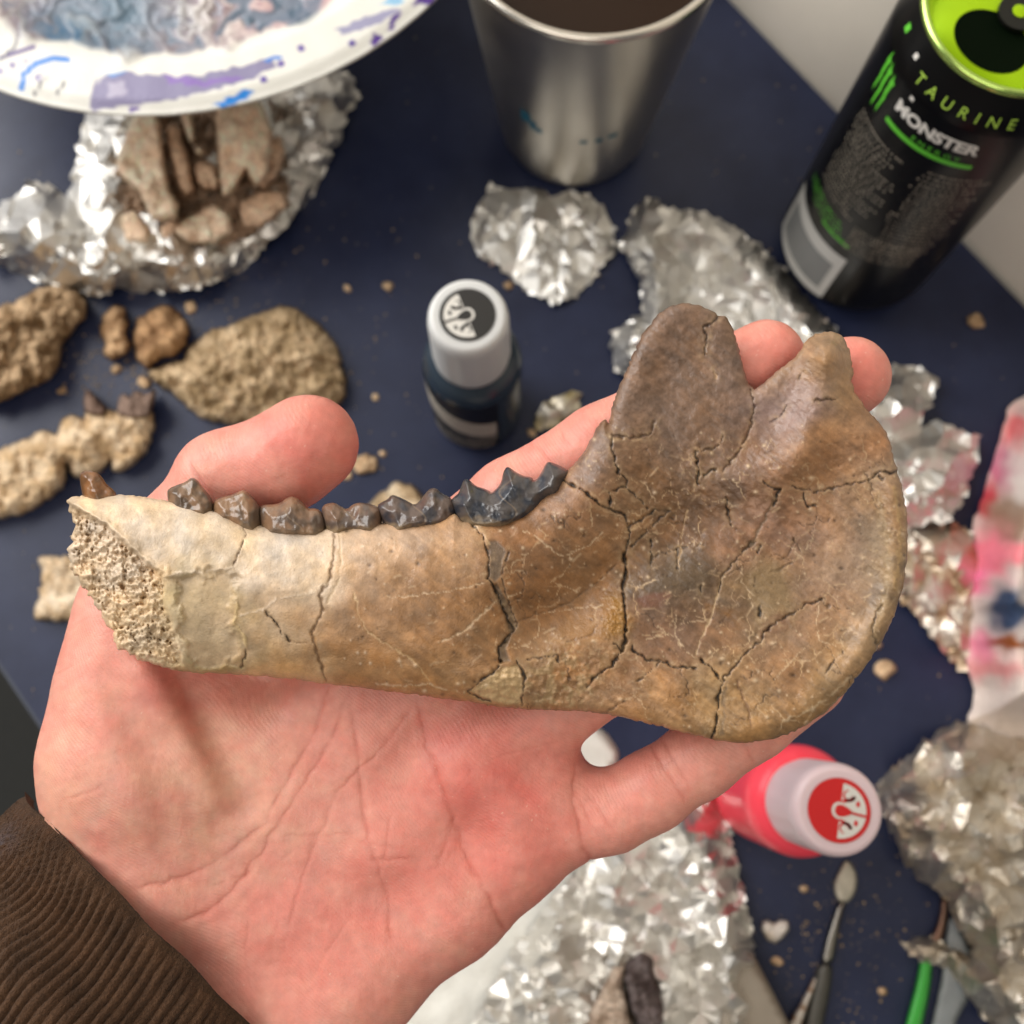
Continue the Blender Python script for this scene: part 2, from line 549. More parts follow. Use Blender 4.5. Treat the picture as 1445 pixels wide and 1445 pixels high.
JAW_COL = [(130, 715, 206, 186, 150), (200, 740, 208, 188, 153), (300, 760, 208, 190, 156), (400, 790, 206, 188, 155), (300, 860, 178, 157, 104), (290, 925, 166, 146, 98),
           (150, 830, 216, 193, 152), (200, 900, 214, 190, 146), (370, 860, 182, 157, 122), (400, 925, 190, 156, 108), (440, 790, 206, 186, 152), (500, 785, 198, 170, 134),
           (560, 765, 192, 162, 126), (620, 765, 178, 146, 110), (540, 850, 152, 118, 80), (480, 900, 160, 122, 78), (600, 850, 148, 114, 76), (560, 930, 172, 132, 86),
           (650, 900, 150, 114, 74), (620, 960, 170, 134, 90), (740, 780, 140, 104, 68), (790, 715, 152, 118, 88), (760, 860, 134, 98, 60), (820, 800, 140, 106, 68),
           (845, 750, 142, 110, 76), (780, 930, 158, 126, 88), (860, 960, 166, 130, 92), (940, 1000, 178, 140, 94), (1040, 1030, 165, 130, 84), (880, 620, 120, 98, 79),
           (830, 650, 130, 106, 88), (950, 520, 124, 102, 84), (960, 460, 120, 98, 80), (1010, 600, 118, 97, 80), (930, 680, 114, 90, 68), (905, 700, 138, 104, 64), (1000, 700, 102, 78, 54),
           (960, 760, 114, 86, 60), (955, 825, 98, 84, 68), (930, 920, 138, 108, 84), (1000, 880, 132, 104, 78), (1080, 760, 148, 114, 88), (1050, 650, 132, 104, 82),
           (1110, 580, 148, 128, 119), (1165, 490, 158, 132, 102), (1160, 565, 162, 132, 94), (1150, 640, 150, 112, 72), (1210, 640, 156, 118, 84), (1230, 700, 162, 138, 112),
           (1180, 760, 166, 134, 106), (1090, 840, 138, 120, 88), (1150, 860, 158, 126, 98), (1225, 800, 166, 150, 122), (1265, 800, 146, 116, 74), (1200, 920, 162, 136, 100),
           (1100, 940, 154, 122, 90), (1180, 985, 148, 120, 80), (1090, 1025, 158, 126, 84), (1268, 720, 158, 128, 92), (1020, 990, 165, 140, 100)]
DK, LT, GY = (30, 21, 13), (222, 202, 168), (120, 108, 90)
# (points, half width px, depth mm, colour, strength)
CRACKS = [
    ([(348, 737), (343, 745), (348, 754), (337, 779), (330, 798)], 1.6, .45, (96, 68, 44), .9),
    ([(376, 864), (390, 881), (398, 895), (409, 903)], 2.2, .7, DK, 1), ([(409, 903), (425, 908), (440, 906)], 1.4, .3, (120, 90, 60), .8),
    ([(470, 752), (473, 773), (465, 820), (451, 840), (456, 862), (440, 892), (448, 920), (459, 961)], 2.6, .45, (112, 84, 52), .75),
    ([(479, 752), (482, 790), (478, 820), (462, 850)], 2.2, .2, (212, 190, 150), .8),
    ([(639, 708), (650, 732), (667, 740), (681, 757), (686, 773), (690, 790), (688, 815), (697, 826), (706, 848), (714, 870), (725, 887), (717, 898), (703, 915), (706, 934)], 2.3, .8, (44, 32, 20), 1),
    ([(668, 738), (684, 752), (690, 770)], 2.0, .0, (205, 180, 140), .8),
    ([(717, 779), (710, 801), (708, 815), (716, 846), (731, 886)], 1.5, .35, (52, 38, 24), .8),
    ([(706, 940), (684, 956), (661, 976), (675, 984), (692, 990)], 2.0, .7, DK, 1), ([(728, 932), (737, 945), (740, 955), (738, 973), (736, 994)], 2.2, .7, (48, 40, 30), 1),
    ([(744, 930), (770, 928), (786, 923), (787, 934)], 1.5, .5, DK, .9),
    ([(794, 676), (806, 684), (819, 688), (832, 700), (844, 711), (861, 719), (881, 727), (888, 742), (887, 769), (881, 783)], 2.3, .8, DK, 1),
    ([(881, 783), (883, 800), (882, 812), (879, 831), (881, 854), (883, 873), (882, 904), (879, 917)], 2.9, 1.1, DK, 1),
    ([(863, 618), (863, 632), (869, 655), (873, 667), (886, 678), (883, 686), (861, 694), (861, 715)], 2.0, .7, DK, 1),
    ([(883, 686), (896, 700), (905, 708), (914, 719)], 1.6, .5, DK, .85), ([(890, 742), (918, 725), (923, 719), (945, 721), (919, 742), (905, 758), (892, 771)], 1.8, .55, DK, .9),
    ([(981, 636), (984, 655), (985, 682)], 2.2, .8, DK, 1), ([(981, 638), (1005, 634), (1016, 627), (1021, 612)], 1.4, .5, (70, 52, 38), .7), ([(993, 672), (1010, 661)], 2.2, .6, DK, .9),
    ([(1024, 700), (1026, 715), (1030, 742)], 1.7, .6, DK, .9), ([(919, 761), (919, 789), (918, 806)], 1.3, .5, DK, .9), ([(956, 775), (956, 802)], 1.6, .5, DK, .9),
    ([(919, 787), (947, 777), (970, 771), (993, 769)], 1.3, .4, (60, 44, 28), .9), ([(879, 918), (861, 941), (842, 950), (828, 970)], 2.1, .8, DK, 1),
    ([(866, 908), (878, 918)], 1.8, .5, DK, .9), ([(892, 912), (893, 919), (916, 931), (941, 935), (949, 941), (981, 943)], 1.9, .7, DK, 1), ([(931, 935), (917, 948), (898, 962)], 1.5, .5, DK, .9),
    ([(989, 931), (1005, 945), (1014, 956), (1020, 964), (1012, 983), (1014, 999), (1010, 1026), (1005, 1040)], 2.5, .9, (26, 22, 18), 1),
    ([(1026, 962), (1020, 985), (1022, 1010), (1018, 1035)], 3.4, .1, GY, .5),
    ([(1020, 960), (1028, 950), (1051, 923), (1073, 905), (1078, 891), (1096, 879), (1134, 855), (1160, 846)], 1.9, .6, (50, 36, 24), .9),
    ([(1022, 811), (1014, 828), (1010, 848), (1002, 875), (989, 900), (981, 923)], 2.2, .3, (210, 188, 150), .75),
    ([(1068, 762), (1059, 768), (1040, 787), (1019, 813), (1014, 835)], 1.5, .5, (66, 50, 34), .85), ([(1100, 690), (1085, 720), (1070, 750), (1060, 768)], 3.2, .3, (112, 98, 78), .7),
    ([(1075, 679), (1092, 690), (1101, 690), (1092, 712)], 2.0, .7, DK, 1), ([(1118, 687), (1127, 689), (1153, 694), (1172, 690), (1198, 683), (1226, 679)], 1.6, .5, (60, 42, 28), .95),
    ([(1133, 696), (1134, 705), (1142, 716), (1150, 713)], 1.8, .6, DK, .9), ([(1228, 680), (1236, 668), (1245, 664), (1258, 668), (1268, 663)], 2.2, .8, DK, 1), ([(1238, 672), (1246, 676)], 2.6, .6, (52, 42, 36), .9),
    ([(1245, 853), (1233, 876), (1231, 893), (1236, 908)], 1.6, .5, (60, 46, 30), .9), ([(1188, 919), (1175, 936), (1165, 949)], 1.7, .5, (56, 42, 30), .9),
    ([(1014, 445), (1005, 456), (993, 462), (998, 474), (994, 500)], 1.9, .6, (56, 42, 32), .9), ([(1007, 521), (1010, 534)], 1.6, .4, (190, 165, 130), .8),
    ([(865, 614), (890, 618), (917, 614), (924, 596)], 2.6, .6, (84, 64, 48), .8), ([(1060, 552), (1064, 575), (1059, 606), (1041, 639), (1020, 665)], 1.8, .7, (84, 64, 48), .7),
    ([(1110, 572), (1104, 584), (1088, 596)], 1.6, .4, (80, 64, 54), .9), ([(1148, 566), (1170, 563), (1184, 563)], 1.9, .6, (80, 58, 38), .9), ([(1134, 524), (1128, 535)], 1.5, .4, (90, 70, 50), .8),
    ([(970, 720), (962, 760), (958, 800)], 1.6, .2, (196, 170, 132), .7), ([(1120, 760), (1130, 778)], 1.5, .4, (80, 58, 40), .8), ([(1124, 754), (1110, 790), (1098, 788)], 1.2, .3, (90, 66, 46), .8),
    ([(1072, 770), (1070, 785)], 1.8, .5, DK, .9), ([(1072, 855), (1072, 872)], 1.8, .5, DK, .9), ([(1090, 882), (1078, 892)], 3.2, .6, (70, 48, 34), .9), ([(989, 826), (989, 840)], 1.4, .4, DK, .9),
    ([(329, 801), (307, 803), (285, 808), (262, 806), (240, 812)], 1.6, -.25, (226, 210, 178), .7), ([(340, 869), (352, 864), (371, 862), (390, 845), (440, 837), (467, 820)], 1.6, -.15, (220, 202, 168), .7),
    ([(335, 852), (331, 880), (344, 900), (348, 915)], 2.6, -.35, (206, 182, 124), .6), ([(348, 920), (340, 942)], 2.4, .5, (88, 72, 44), .9),
    ([(501, 837), (506, 870), (520, 893), (551, 912), (578, 928), (595, 945), (606, 962)], 1.5, .2, (206, 178, 132), .75), ([(545, 843), (584, 840), (634, 834), (684, 823)], 1.1, .15, LT, .8),
    ([(700, 848), (678, 870), (656, 890), (623, 906)], 1.5, .2, LT, .85), ([(603, 965), (560, 968), (530, 964)], 1.2, .2, LT, .7), ([(603, 964), (632, 974), (655, 976)], 1.2, .2, LT, .7),
    ([(739, 749), (756, 757), (780, 776), (794, 785), (828, 771), (850, 752)], 1.1, .2, LT, .75), ([(714, 843), (736, 837)], 1.2, .1, LT, .8), ([(720, 880), (760, 866), (800, 852), (845, 820), (870, 796)], 1.3, .25, (88, 64, 38), .8),
    ([(766, 865), (800, 860), (850, 855)], 1.0, .1, LT, .6), ([(800, 905), (835, 896), (850, 870)], 1.3, .3, (96, 72, 46), .7), ([(848, 1007), (868, 998), (881, 990)], 1.5, .3, (70, 50, 32), .8),
    ([(900, 828), (925, 819)], 1.2, 0, LT, .8), ([(955, 860), (952, 895), (968, 918), (980, 928)], 1.0, .1, LT, .7), ([(912, 902), (945, 894)], .9, 0, LT, .7), ([(925, 880), (945, 896)], .9, 0, LT, .7),
    ([(958, 880), (1000, 875)], .9, .1, LT, .6), ([(1047, 795), (1046, 820), (1062, 840), (1062, 858)], 1.2, 0, LT, .6), ([(1155, 855), (1152, 880), (1156, 902), (1180, 912)], 1.1, 0, LT, .7),
    ([(1092, 960), (1120, 930), (1138, 912)], 1.0, 0, LT, .6), ([(1040, 962), (1055, 1000), (1060, 1025)], 2.2, .3, (118, 90, 66), .6), ([(1104, 1018), (1130, 1008), (1170, 985), (1200, 955)], 2.0, -.1, (208, 192, 160), .6),
    ([(1262, 690), (1270, 740), (1270, 790), (1262, 830)], 5.0, -.2, (184, 158, 112), .6), ([(1240, 700), (1252, 760), (1252, 830), (1232, 900)], 9.0, .25, (178, 160, 126), .45),
]


def win(X, Y, pts, pad):
    xs = [p[0] for p in pts]; ys = [p[1] for p in pts]
    i0 = np.searchsorted(X[:, 0], min(xs) - pad); i1 = np.searchsorted(X[:, 0], max(xs) + pad)
    j0 = np.searchsorted(Y[0], min(ys) - pad); j1 = np.searchsorted(Y[0], max(ys) + pad)
    return slice(max(i0, 0), i1), slice(max(j0, 0), j1)


def gauss(X, Y, x, y, rx, ry=None, ang=0):
    ry = ry or rx
    dx, dy = X - x, Y - y
    c, s = math.cos(math.radians(ang)), math.sin(math.radians(ang))
    a, b = dx * c + dy * s, -dx * s + dy * c
    return np.exp(-(a / rx) ** 2 - (b / ry) ** 2)


class JawField:
    """height (mm) and colour of the jaw's outer face, on a raster in photo pixels"""
    def __init__(self, sp):
        xs = np.arange(84, 1292, sp); ys = np.arange(418, 1058, sp)
        self.x0, self.y0, self.sp = xs[0], ys[0], sp
        X, Y = np.meshgrid(xs, ys, indexing='ij')
        D, _, _ = seg_dist(X, Y, JAW, True)
        ram = 1 - sstep(640, 860, X + 0.35 * (Y - 800))
        cor = 1 - sstep(560, 720, Y)
        w = 24 + 90 * ram
        T = 2.9 + 6.6 * ram - 0.9 * cor * sstep(840, 900, X)
        t = np.clip(D / w, 0, 1)
        h = T * np.sqrt(np.clip(1 - (1 - t) ** 2, 0, 1))
        inn = sstep(4, 40, D)
        h += inn * 3.6 * gauss(X, Y, 1150, 575, 120, 30, -68) - inn * 1.2 * gauss(X, Y, 1090, 590, 34, 40)
        h += sstep(2, 18, D) * 3.6 * gauss(X, Y, 1166, 498, 32, 30)
        h += inn * 2.4 * gauss(X, Y, 1100, 655, 120, 32, -24)
        h -= inn * 3.4 * gauss(X, Y, 840, 830, 150, 40, -31)
        h += inn * 2.4 * gauss(X, Y, 790, 925, 130, 45, -22)
        h -= inn * 3.2 * gauss(X, Y, 965, 725, 75, 50, -20)
        h += inn * 1.3 * gauss(X, Y, 850, 690, 85, 28, -52)
        h -= inn * 2.4 * gauss(X, Y, 1120, 830, 110, 95)
        h -= inn * 0.9 * gauss(X, Y, 950, 540, 50, 70)
        h -= inn * 0.9 * gauss(X, Y, 1000, 870, 70, 60)
        h += inn * 0.9 * gauss(X, Y, 1010, 960, 150, 40, 5)
        rim, _, _ = seg_dist(X, Y, [(1262, 690), (1268, 770), (1250, 860), (1200, 945), (1130, 1005), (1050, 1030)])
        h += 1.3 * np.exp(-(rim / 22) ** 2)
        h += 0.35 * fbm(X / 90, Y / 90, 3, 3) * inn + 0.16 * fbm(X / 28, Y / 28, 9, 3) * sstep(0, 12, D)
        rough = sstep(830, 900, X) * (1 - 0.5 * sstep(700, 800, Y))
        h += (0.03 + 0.12 * rough) * fbm(X / 13, Y / 11, 21, 3) * sstep(0, 8, D)
        g = -0.65  # grain direction follows the bone
        gx, gy = X * math.cos(g) - Y * math.sin(g), X * math.sin(g) + Y * math.cos(g)
        h += 0.10 * fbm(gx / 40, gy / 6, 33, 3) * sstep(700, 1000, X)
        # --- colour
        wx = X + 26 * fbm(X / 70, Y / 70, 51, 3); wy = Y + 22 * fbm(X / 70, Y / 70, 52, 3)
        num = np.zeros(X.shape + (3,)); den = np.full(X.shape, 1e-9)
        for (cx, cy, r, gg, b) in JAW_COL:
            k = np.exp(-((wx - cx) ** 2 + (wy - cy) ** 2) / (2 * 34.0 ** 2)) + 1e-7 / (1 + ((wx - cx) ** 2 + (wy - cy) ** 2) / 1e4)
            num += k[..., None] * lin((r, gg, b)); den += k
        c = num / den[..., None]
        mott = fbm(X / 34, Y / 26, 61, 4)
        c *= (1 + 0.26 * mott[..., None])
        right = sstep(480, 620, X)
        streak = fbm(gx / 60, gy / 9, 62, 4)
        c *= (1 + 0.22 * right * streak)[..., None]
        # fine network of mineral-filled cracks
        nwx, nwy = X + 9 * fbm(X / 26, Y / 26, 151, 3), Y + 9 * fbm(X / 26, Y / 26, 152, 3)
        for sc_, sd_, wl, al, colr, dpt in ((64, 161, .030, .75, (212, 188, 150), .05), (38, 162, .034, .5, (206, 182, 144), .03), (82, 163, .020, .8, (62, 45, 30), .3)):
            q1, q2, _ = worley(nwx / sc_, nwy / sc_ * 1.25, sd_)
            mk = sstep(.0, .35, perlin(X / 55, Y / 55, sd_ + 5) + (.05 if dpt < .1 else -.12)) * sstep(600, 760, X) * sstep(590, 680, Y + .0 * X)
            ln = sstep(wl, wl * .25, q2 - q1) * mk * al
            c = c * (1 - ln[..., None]) + lin(colr) * ln[..., None]
            h -= dpt * ln
        warm = fbm(X / 46, Y / 46, 71, 3)
        c *= 1 + warm[..., None] * np.array([0.07, 0.0, -0.13])
        # dark specks on the pale bone
        sp1 = sstep(0.62, 0.8, perlin(X / 3.6, Y / 3.6, 80)) * sstep(0.1, 0.5, fbm(X / 38, Y / 30, 81, 2) + 0.25)
        c *= (1 - 0.45 * sp1 * (1 - 0.4 * right))[..., None]
        # grey patch between the angle and the coronoid, green-grey patches
        for (x, y, rx, ry, an, colr, s) in [(955, 815, 44, 28, -8, (96, 82, 62), .8), (1090, 826, 28, 30, 0, (146, 126, 92), .8), (1225, 790, 24, 50, 8, (134, 124, 104), .5),
                                             (865, 877, 17, 22, 0, (152, 112, 40), .9), (918, 850, 11, 8, 0, (124, 82, 66), .55), (1120, 575, 28, 40, 35, (150, 130, 124), .7),
                                             (1085, 880, 14, 9, -30, (120, 86, 66), .7), (780, 790, 26, 20, 0, (110, 88, 64), .5), (1010, 848, 10, 8, 0, (132, 96, 52), .7),
                                             (1222, 840, 20, 12, -20, (126, 118, 108), .6), (820, 880, 34, 22, -20, (160, 124, 78), .6), (1190, 800, 30, 40, 20, (176, 150, 128), .45)]:
            k = np.clip(gauss(wx, wy, x, y, rx, ry, an) * 1.7, 0, 1)[..., None] * s
            c = c * (1 - k) + lin(colr) * k
        # spongy broken end
        S = inside(X + 3 * perlin(X / 9, Y / 9, 5), Y + 3 * perlin(X / 9, Y / 9, 6), SPONGE)
        sd, _, _ = seg_dist(X + 3 * perlin(X / 9, Y / 9, 5), Y + 3 * perlin(X / 9, Y / 9, 6), SPONGE, True)
        sm = np.where(S, sstep(0, 6, sd), 0)
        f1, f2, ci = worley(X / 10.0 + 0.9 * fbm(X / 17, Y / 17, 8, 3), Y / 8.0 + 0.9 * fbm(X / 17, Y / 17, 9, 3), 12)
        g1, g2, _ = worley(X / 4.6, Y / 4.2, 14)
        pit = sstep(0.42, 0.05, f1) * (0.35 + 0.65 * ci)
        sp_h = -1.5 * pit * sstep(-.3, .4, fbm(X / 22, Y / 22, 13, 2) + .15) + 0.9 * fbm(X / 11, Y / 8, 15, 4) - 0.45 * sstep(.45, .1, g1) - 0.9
        slope = -2.0 * sstep(300, 100, X)
        h += sm * (sp_h * sstep(0, 10, D) + slope * sstep(0, 30, D))
        h += 0.5 * np.exp(-(sd / 5) ** 2) * (X > 92) * (X < 260) * (Y < 815) * sstep(0, 10, D)
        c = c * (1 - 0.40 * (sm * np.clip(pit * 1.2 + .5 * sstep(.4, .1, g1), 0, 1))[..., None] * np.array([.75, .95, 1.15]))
        # yellow hollow patch
        Pm = inside(X + 9 * fbm(X / 22, Y / 22, 16, 3), Y + 9 * fbm(X / 22, Y / 22, 17, 3), PATCH)
        pd, _, _ = seg_dist(X + 9 * fbm(X / 22, Y / 22, 16, 3), Y + 9 * fbm(X / 22, Y / 22, 17, 3), PATCH, True)
        pm = np.where(Pm, sstep(0, 14, pd), 0)
        h -= 1.1 * pm + 0.25 * pm * perlin(X / 22, Y / 50, 18)
        k = (pm * 0.7 * (.8 + .3 * sstep(840, 930, Y)))[..., None]
        c = c * (1 - k) + lin((190, 168, 130)) * (1 + 0.18 * fbm(X / 30, Y / 60, 19, 3))[..., None] * k
        for poly, colr, dh, sed in ((FILL1, (104, 92, 78), -.25, 24), (FILL2, (92, 78, 60), -.45, 25), (CHIP, (198, 176, 132), -.2, 26)):
            fm = inside(X + 2 * perlin(X / 7, Y / 7, sed), Y + 2 * perlin(X / 7, Y / 7, sed + 9), poly)
            fd, _, _ = seg_dist(X, Y, poly, True)
            fm = np.where(fm, sstep(0, 4, fd), 0)
            h += dh * fm + (0.35 if poly is CHIP else 0.0) * fm * fbm(X / 9, Y / 8, sed, 3)
            k = (fm * 0.9)[..., None]
            c = c * (1 - k) + lin(colr) * (1 + 0.2 * fbm(X / 12, Y / 12, sed + 3, 2))[..., None] * k
        # matrix crust at the foot
        cr = np.clip(gauss(wx, wy, 790, 960, 60, 36, -20) * 1.5, 0, 1)
        h += 0.45 * cr * fbm(X / 10, Y / 9, 41, 3)
        k = (cr * sstep(-.2, .4, fbm(X / 16, Y / 14, 42, 3)) * .75)[..., None]
        c = c * (1 - k) + lin((178, 156, 116)) * k
        oc = np.clip(gauss(wx, wy, 865, 877, 17, 24) * 1.6, 0, 1)
        h += 0.7 * oc * np.abs(fbm(X / 7, Y / 7, 43, 3))
        # fine light scratches and bits of dried matrix
        rg = np.random.RandomState(5)
        for k_ in range(560):
            x = 500 + 780 * rg.rand() ** 0.8; y = 620 + 410 * rg.rand()
            a = rg.choice([-0.35, 0.05, -0.9, 1.4], p=[.45, .3, .15, .1]) + rg.randn() * 0.25
            L = 3 + 16 * rg.rand() ** 2.5
            pts = [(x, y), (x + L * math.cos(a) * .5, y + L * math.sin(a) * .5 + rg.randn()), (x + L * math.cos(a), y + L * math.sin(a))]
            s_ = win(X, Y, pts, 5)
            if X[s_].size == 0: continue
            d, _, _ = seg_dist(X[s_], Y[s_], pts)
            wd = 0.55 + 0.8 * rg.rand() ** 2
            m = np.exp(-(d / wd) ** 2) * (0.12 + 0.55 * rg.rand() ** 1.5)
            dark = rg.rand() < 0.22
            c[s_] = c[s_] * (1 - m[..., None]) + lin((70, 50, 32) if dark else (216, 194, 158)) * m[..., None]
            h[s_] += (-.12 if dark else .04) * m
        for k_ in range(420):
            x = 480 + 800 * rg.rand(); y = 600 + 430 * rg.rand()
            s_ = win(X, Y, [(x, y)], 7)
            if X[s_].size == 0: continue
            r = 1.0 + 1.6 * rg.rand() ** 3
            d = np.hypot((X[s_] - x) * (0.6 + rg.rand() * .6), Y[s_] - y)
            m = np.exp(-(d / r) ** 2)
            dark = rg.rand() < 0.3
            c[s_] = c[s_] * (1 - m[..., None] * .8) + lin((60, 44, 30) if dark else (220, 202, 170)) * m[..., None] * .8
            h[s_] += (-.2 if dark else .22) * m
        wxx = X + 2.6 * perlin(X / 9, Y / 9, 90) + 1.0 * perlin(X / 3.5, Y / 3.5, 92)
        wyy = Y + 2.6 * perlin(X / 9, Y / 9, 91) + 1.0 * perlin(X / 3.5, Y / 3.5, 93)
        for i, (pts, wd, dp, colr, s) in enumerate(CRACKS):
            s_ = win(X, Y, pts, 5 * wd + 12)
            d, _, _ = seg_dist(wxx[s_], wyy[s_], pts)
            ww = wd * (0.9 + 1.0 * perlin(X[s_] / 14, Y[s_] / 12, 200 + i))
            ww = np.clip(ww, wd * .22, None) * 0.66
            m = np.exp(-(d / ww) ** 2.0)
            halo = np.exp(-(d / (wd * 3 + 2)) ** 2) * np.clip(0.4 + perlin(X[s_] / 8, Y[s_] / 8, 300 + i), 0, 1) * .38
            if dp > 0.3:
                c[s_] = c[s_] * (1 - halo[..., None]) + lin((196, 174, 136)) * halo[..., None]
            k = np.clip(m * s * 1.15, 0, 1)[..., None]
            c[s_] = c[s_] * (1 - k) + lin(colr) * k
            h[s_] -= dp * m
        self.h = h / 1000.0
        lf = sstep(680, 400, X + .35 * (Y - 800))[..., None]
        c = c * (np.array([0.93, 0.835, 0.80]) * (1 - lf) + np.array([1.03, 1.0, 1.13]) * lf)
        self.c = np.clip(c, 0.004, 0.9)

    def _idx(self, px, py):
        i = np.clip((px - self.x0) / self.sp, 0, self.h.shape[0] - 1.001)
        j = np.clip((py - self.y0) / self.sp, 0, self.h.shape[1] - 1.001)
        return i, j

    def sample(self, arr, px, py):
        i, j = self._idx(px, py)
        a, b = i.astype(int), j.astype(int)
        u, v = i - a, j - b
        if arr.ndim == 3:
            u, v = u[:, None], v[:, None]
        return (arr[a, b] * (1 - u) * (1 - v) + arr[a + 1, b] * u * (1 - v) + arr[a, b + 1] * (1 - u) * v + arr[a + 1, b + 1] * u * v)


JF = JawField(1.5)


def jaw_front(px, py, d):
    return np.where(d <= 0, 0, JF.sample(JF.h, px, py))


def jaw_back(px, py, d):
    ram = 1 - sstep(640, 860, px + 0.35 * (py - 800))
    T = 1.8 + 2.6 * ram
    t = np.clip(d / (34 + 60 * ram), 0, 1)
    return -T / 1000 * np.sqrt(np.clip(1 - (1 - t) ** 2, 0, 1))


JAW_R = []
rg = np.random.RandomState(77)
for i in range(len(JAW)):
    a = np.array(JAW[i], float); b = np.array(JAW[(i + 1) % len(JAW)], float)
    n = max(1, int(np.hypot(*(b - a)) / 4))
    amp = 2.6 if (a[0] < 215 and a[1] > 715) else 0.7
    for j in range(n):
        JAW_R.append(tuple(a + (b - a) * j / n + rg.randn(2) * amp * (0.5 if j == 0 else 1)))
V, Fq, px, py, d, isf = relief(JAW_R, HP, jaw_front, jaw_back, 1.5)
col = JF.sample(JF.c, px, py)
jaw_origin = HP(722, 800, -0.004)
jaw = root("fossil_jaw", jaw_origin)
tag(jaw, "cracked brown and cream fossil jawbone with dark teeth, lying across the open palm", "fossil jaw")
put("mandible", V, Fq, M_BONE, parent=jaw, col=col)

TEETH = [
    ("front_tooth", [(113, 670), (118, 665), (127, 664), (138, 667), (145, 675), (150, 684), (158, 690), (164, 698), (160, 706), (140, 708), (122, 706), (116, 692), (114, 680)], (140, 100, 62), (110, 80, 52), .0022),
    ("premolar", [(237, 695), (240, 689), (252, 684), (262, 680), (271, 673), (278, 677), (284, 686), (293, 697), (300, 708), (300, 720), (290, 726), (262, 722), (242, 716)], (132, 108, 86), (92, 80, 70), .0026),
    ("premolar", [(301, 717), (303, 708), (308, 703), (320, 700), (330, 697), (338, 693), (344, 691), (354, 700), (361, 709), (367, 718), (367, 745), (345, 744), (325, 732), (303, 727)], (142, 116, 92), (98, 86, 76), .0030),
    ("premolar", [(367, 725), (369, 716), (374, 712), (386, 712), (396, 710), (403, 704), (412, 700), (419, 703), (427, 709), (434, 718), (441, 717), (449, 719), (455, 728), (459, 741), (456, 751), (449, 755), (430, 755), (413, 750), (392, 750), (372, 749)], (136, 112, 92), (96, 84, 76), .0034),
    ("molar", [(455, 720), (459, 712), (466, 710), (473, 709), (481, 714), (490, 719), (497, 712), (505, 709), (515, 710), (524, 712), (535, 717), (537, 730), (535, 742), (520, 749), (500, 744), (482, 750), (466, 753), (459, 744)], (124, 104, 90), (88, 78, 74), .0032),
    ("molar", [(535, 713), (542, 708), (549, 705), (554, 698), (562, 700), (576, 707), (585, 713), (592, 707), (599, 697), (605, 690), (611, 688), (617, 691), (621, 696), (632, 701), (637, 707), (641, 716), (642, 724), (630, 736), (604, 741), (587, 739), (570, 747), (554, 750), (545, 742), (537, 726)], (112, 94, 84), (72, 70, 76), .0034),
    ("molar", [(640, 706), (646, 700), (651, 696), (655, 683), (659, 675), (665, 677), (674, 686), (684, 689), (691, 692), (695, 696), (703, 688), (708, 680), (710, 667), (715, 658), (721, 661), (727, 666), (738, 672), (748, 673), (752, 679), (757, 674), (763, 664), (767, 655), (771, 651), (782, 655), (792, 660), (799, 665), (797, 676), (786, 690), (768, 704), (757, 714), (738, 730), (713, 738), (682, 743), (659, 740), (646, 730), (642, 716)], (94, 88, 86), (58, 62, 72), .0040),
]
for ti, (nm, poly, c1, c2, bulge) in enumerate(TEETH):
    P = np.array(poly)
    yb = P[:, 1].max(); yt = P[:, 1].min()
    mid = (np.interp(P[:, 0], [yt, yt], [0, 0]) * 0) + 0.42 * yt + 0.58 * yb
    lower = np.zeros(len(P), bool)
    for q in range(len(P)):          # roots run down into the bone
        same = np.abs(P[:, 0] - P[q, 0]) < 14
        lower[q] = P[q, 1] >= P[same, 1].max() - 6 and P[q, 1] - P[same, 1].min() > 9
    P = P.astype(float)
    P[:, 1] += np.where(lower, 15.0, 0)
    P[:, 0] = P[:, 0].mean() + (P[:, 0] - P[:, 0].mean()) * 1.055
    poly = [tuple(p_) for p_ in P]

    def tf(x, y, d, bulge=bulge, ti=ti):
        t = np.clip(d / 18.0, 0, 1)
        h = bulge * 1.1 * t ** 0.72
        rid = (np.cos(x / 10.5 + ti + 0.02 * y) * 0.00045 - 0.0003 * np.abs(perlin(x / 13, y / 30, 430 + ti))) * sstep(2, 12, d)
        return h * (0.75 + 0.35 * sstep(yt, yb, y)) + rid + 0.00022 * fbm(x / 11, y / 13, 400 + ti, 3) * sstep(0, 8, d) + 0.0006 * sstep(0, 3, d)

    def tb(x, y, d, bulge=bulge):
        t = np.clip(d / 15.0, 0, 1)
        return -bulge * 0.9 * np.sqrt(1 - (1 - t) ** 2)
    V, Fq, px, py, d, isf = relief(smooth_poly(poly, 1), HP, tf, tb, 1.5)
    k = sstep(-0.35, 0.45, fbm(px / 22, py / 22, 500 + ti, 2) + 0.5 * (py - yt) / (yb - yt) - .25)[:, None]
    c = lin(c1) * (1 - k) + lin(c2) * k
    c = c * (np.array([1.12, .98, .86]) if ti <= 4 else np.array([.82, .80, .80]))
    vein = np.exp(-((px - P[:, 0].mean() + 12 * np.sin(py / 9 + ti)) / 1.3) ** 2)[:, None] * .35
    c = c * (1 - vein) + lin((176, 150, 120)) * vein
    base = (sstep(-12, 0, py - yb + 0.12 * np.abs(px - P[:, 0].mean()) + 6 * perlin(px / 8, py / 6, 510 + ti)) * (0.75 if ti in (4, 5, 6) else .35))[:, None]
    c = c * (1 - base) + lin((150, 128, 98)) * base
    put(nm, V, Fq, M_ENAMEL, parent=jaw, col=c * 0.8)

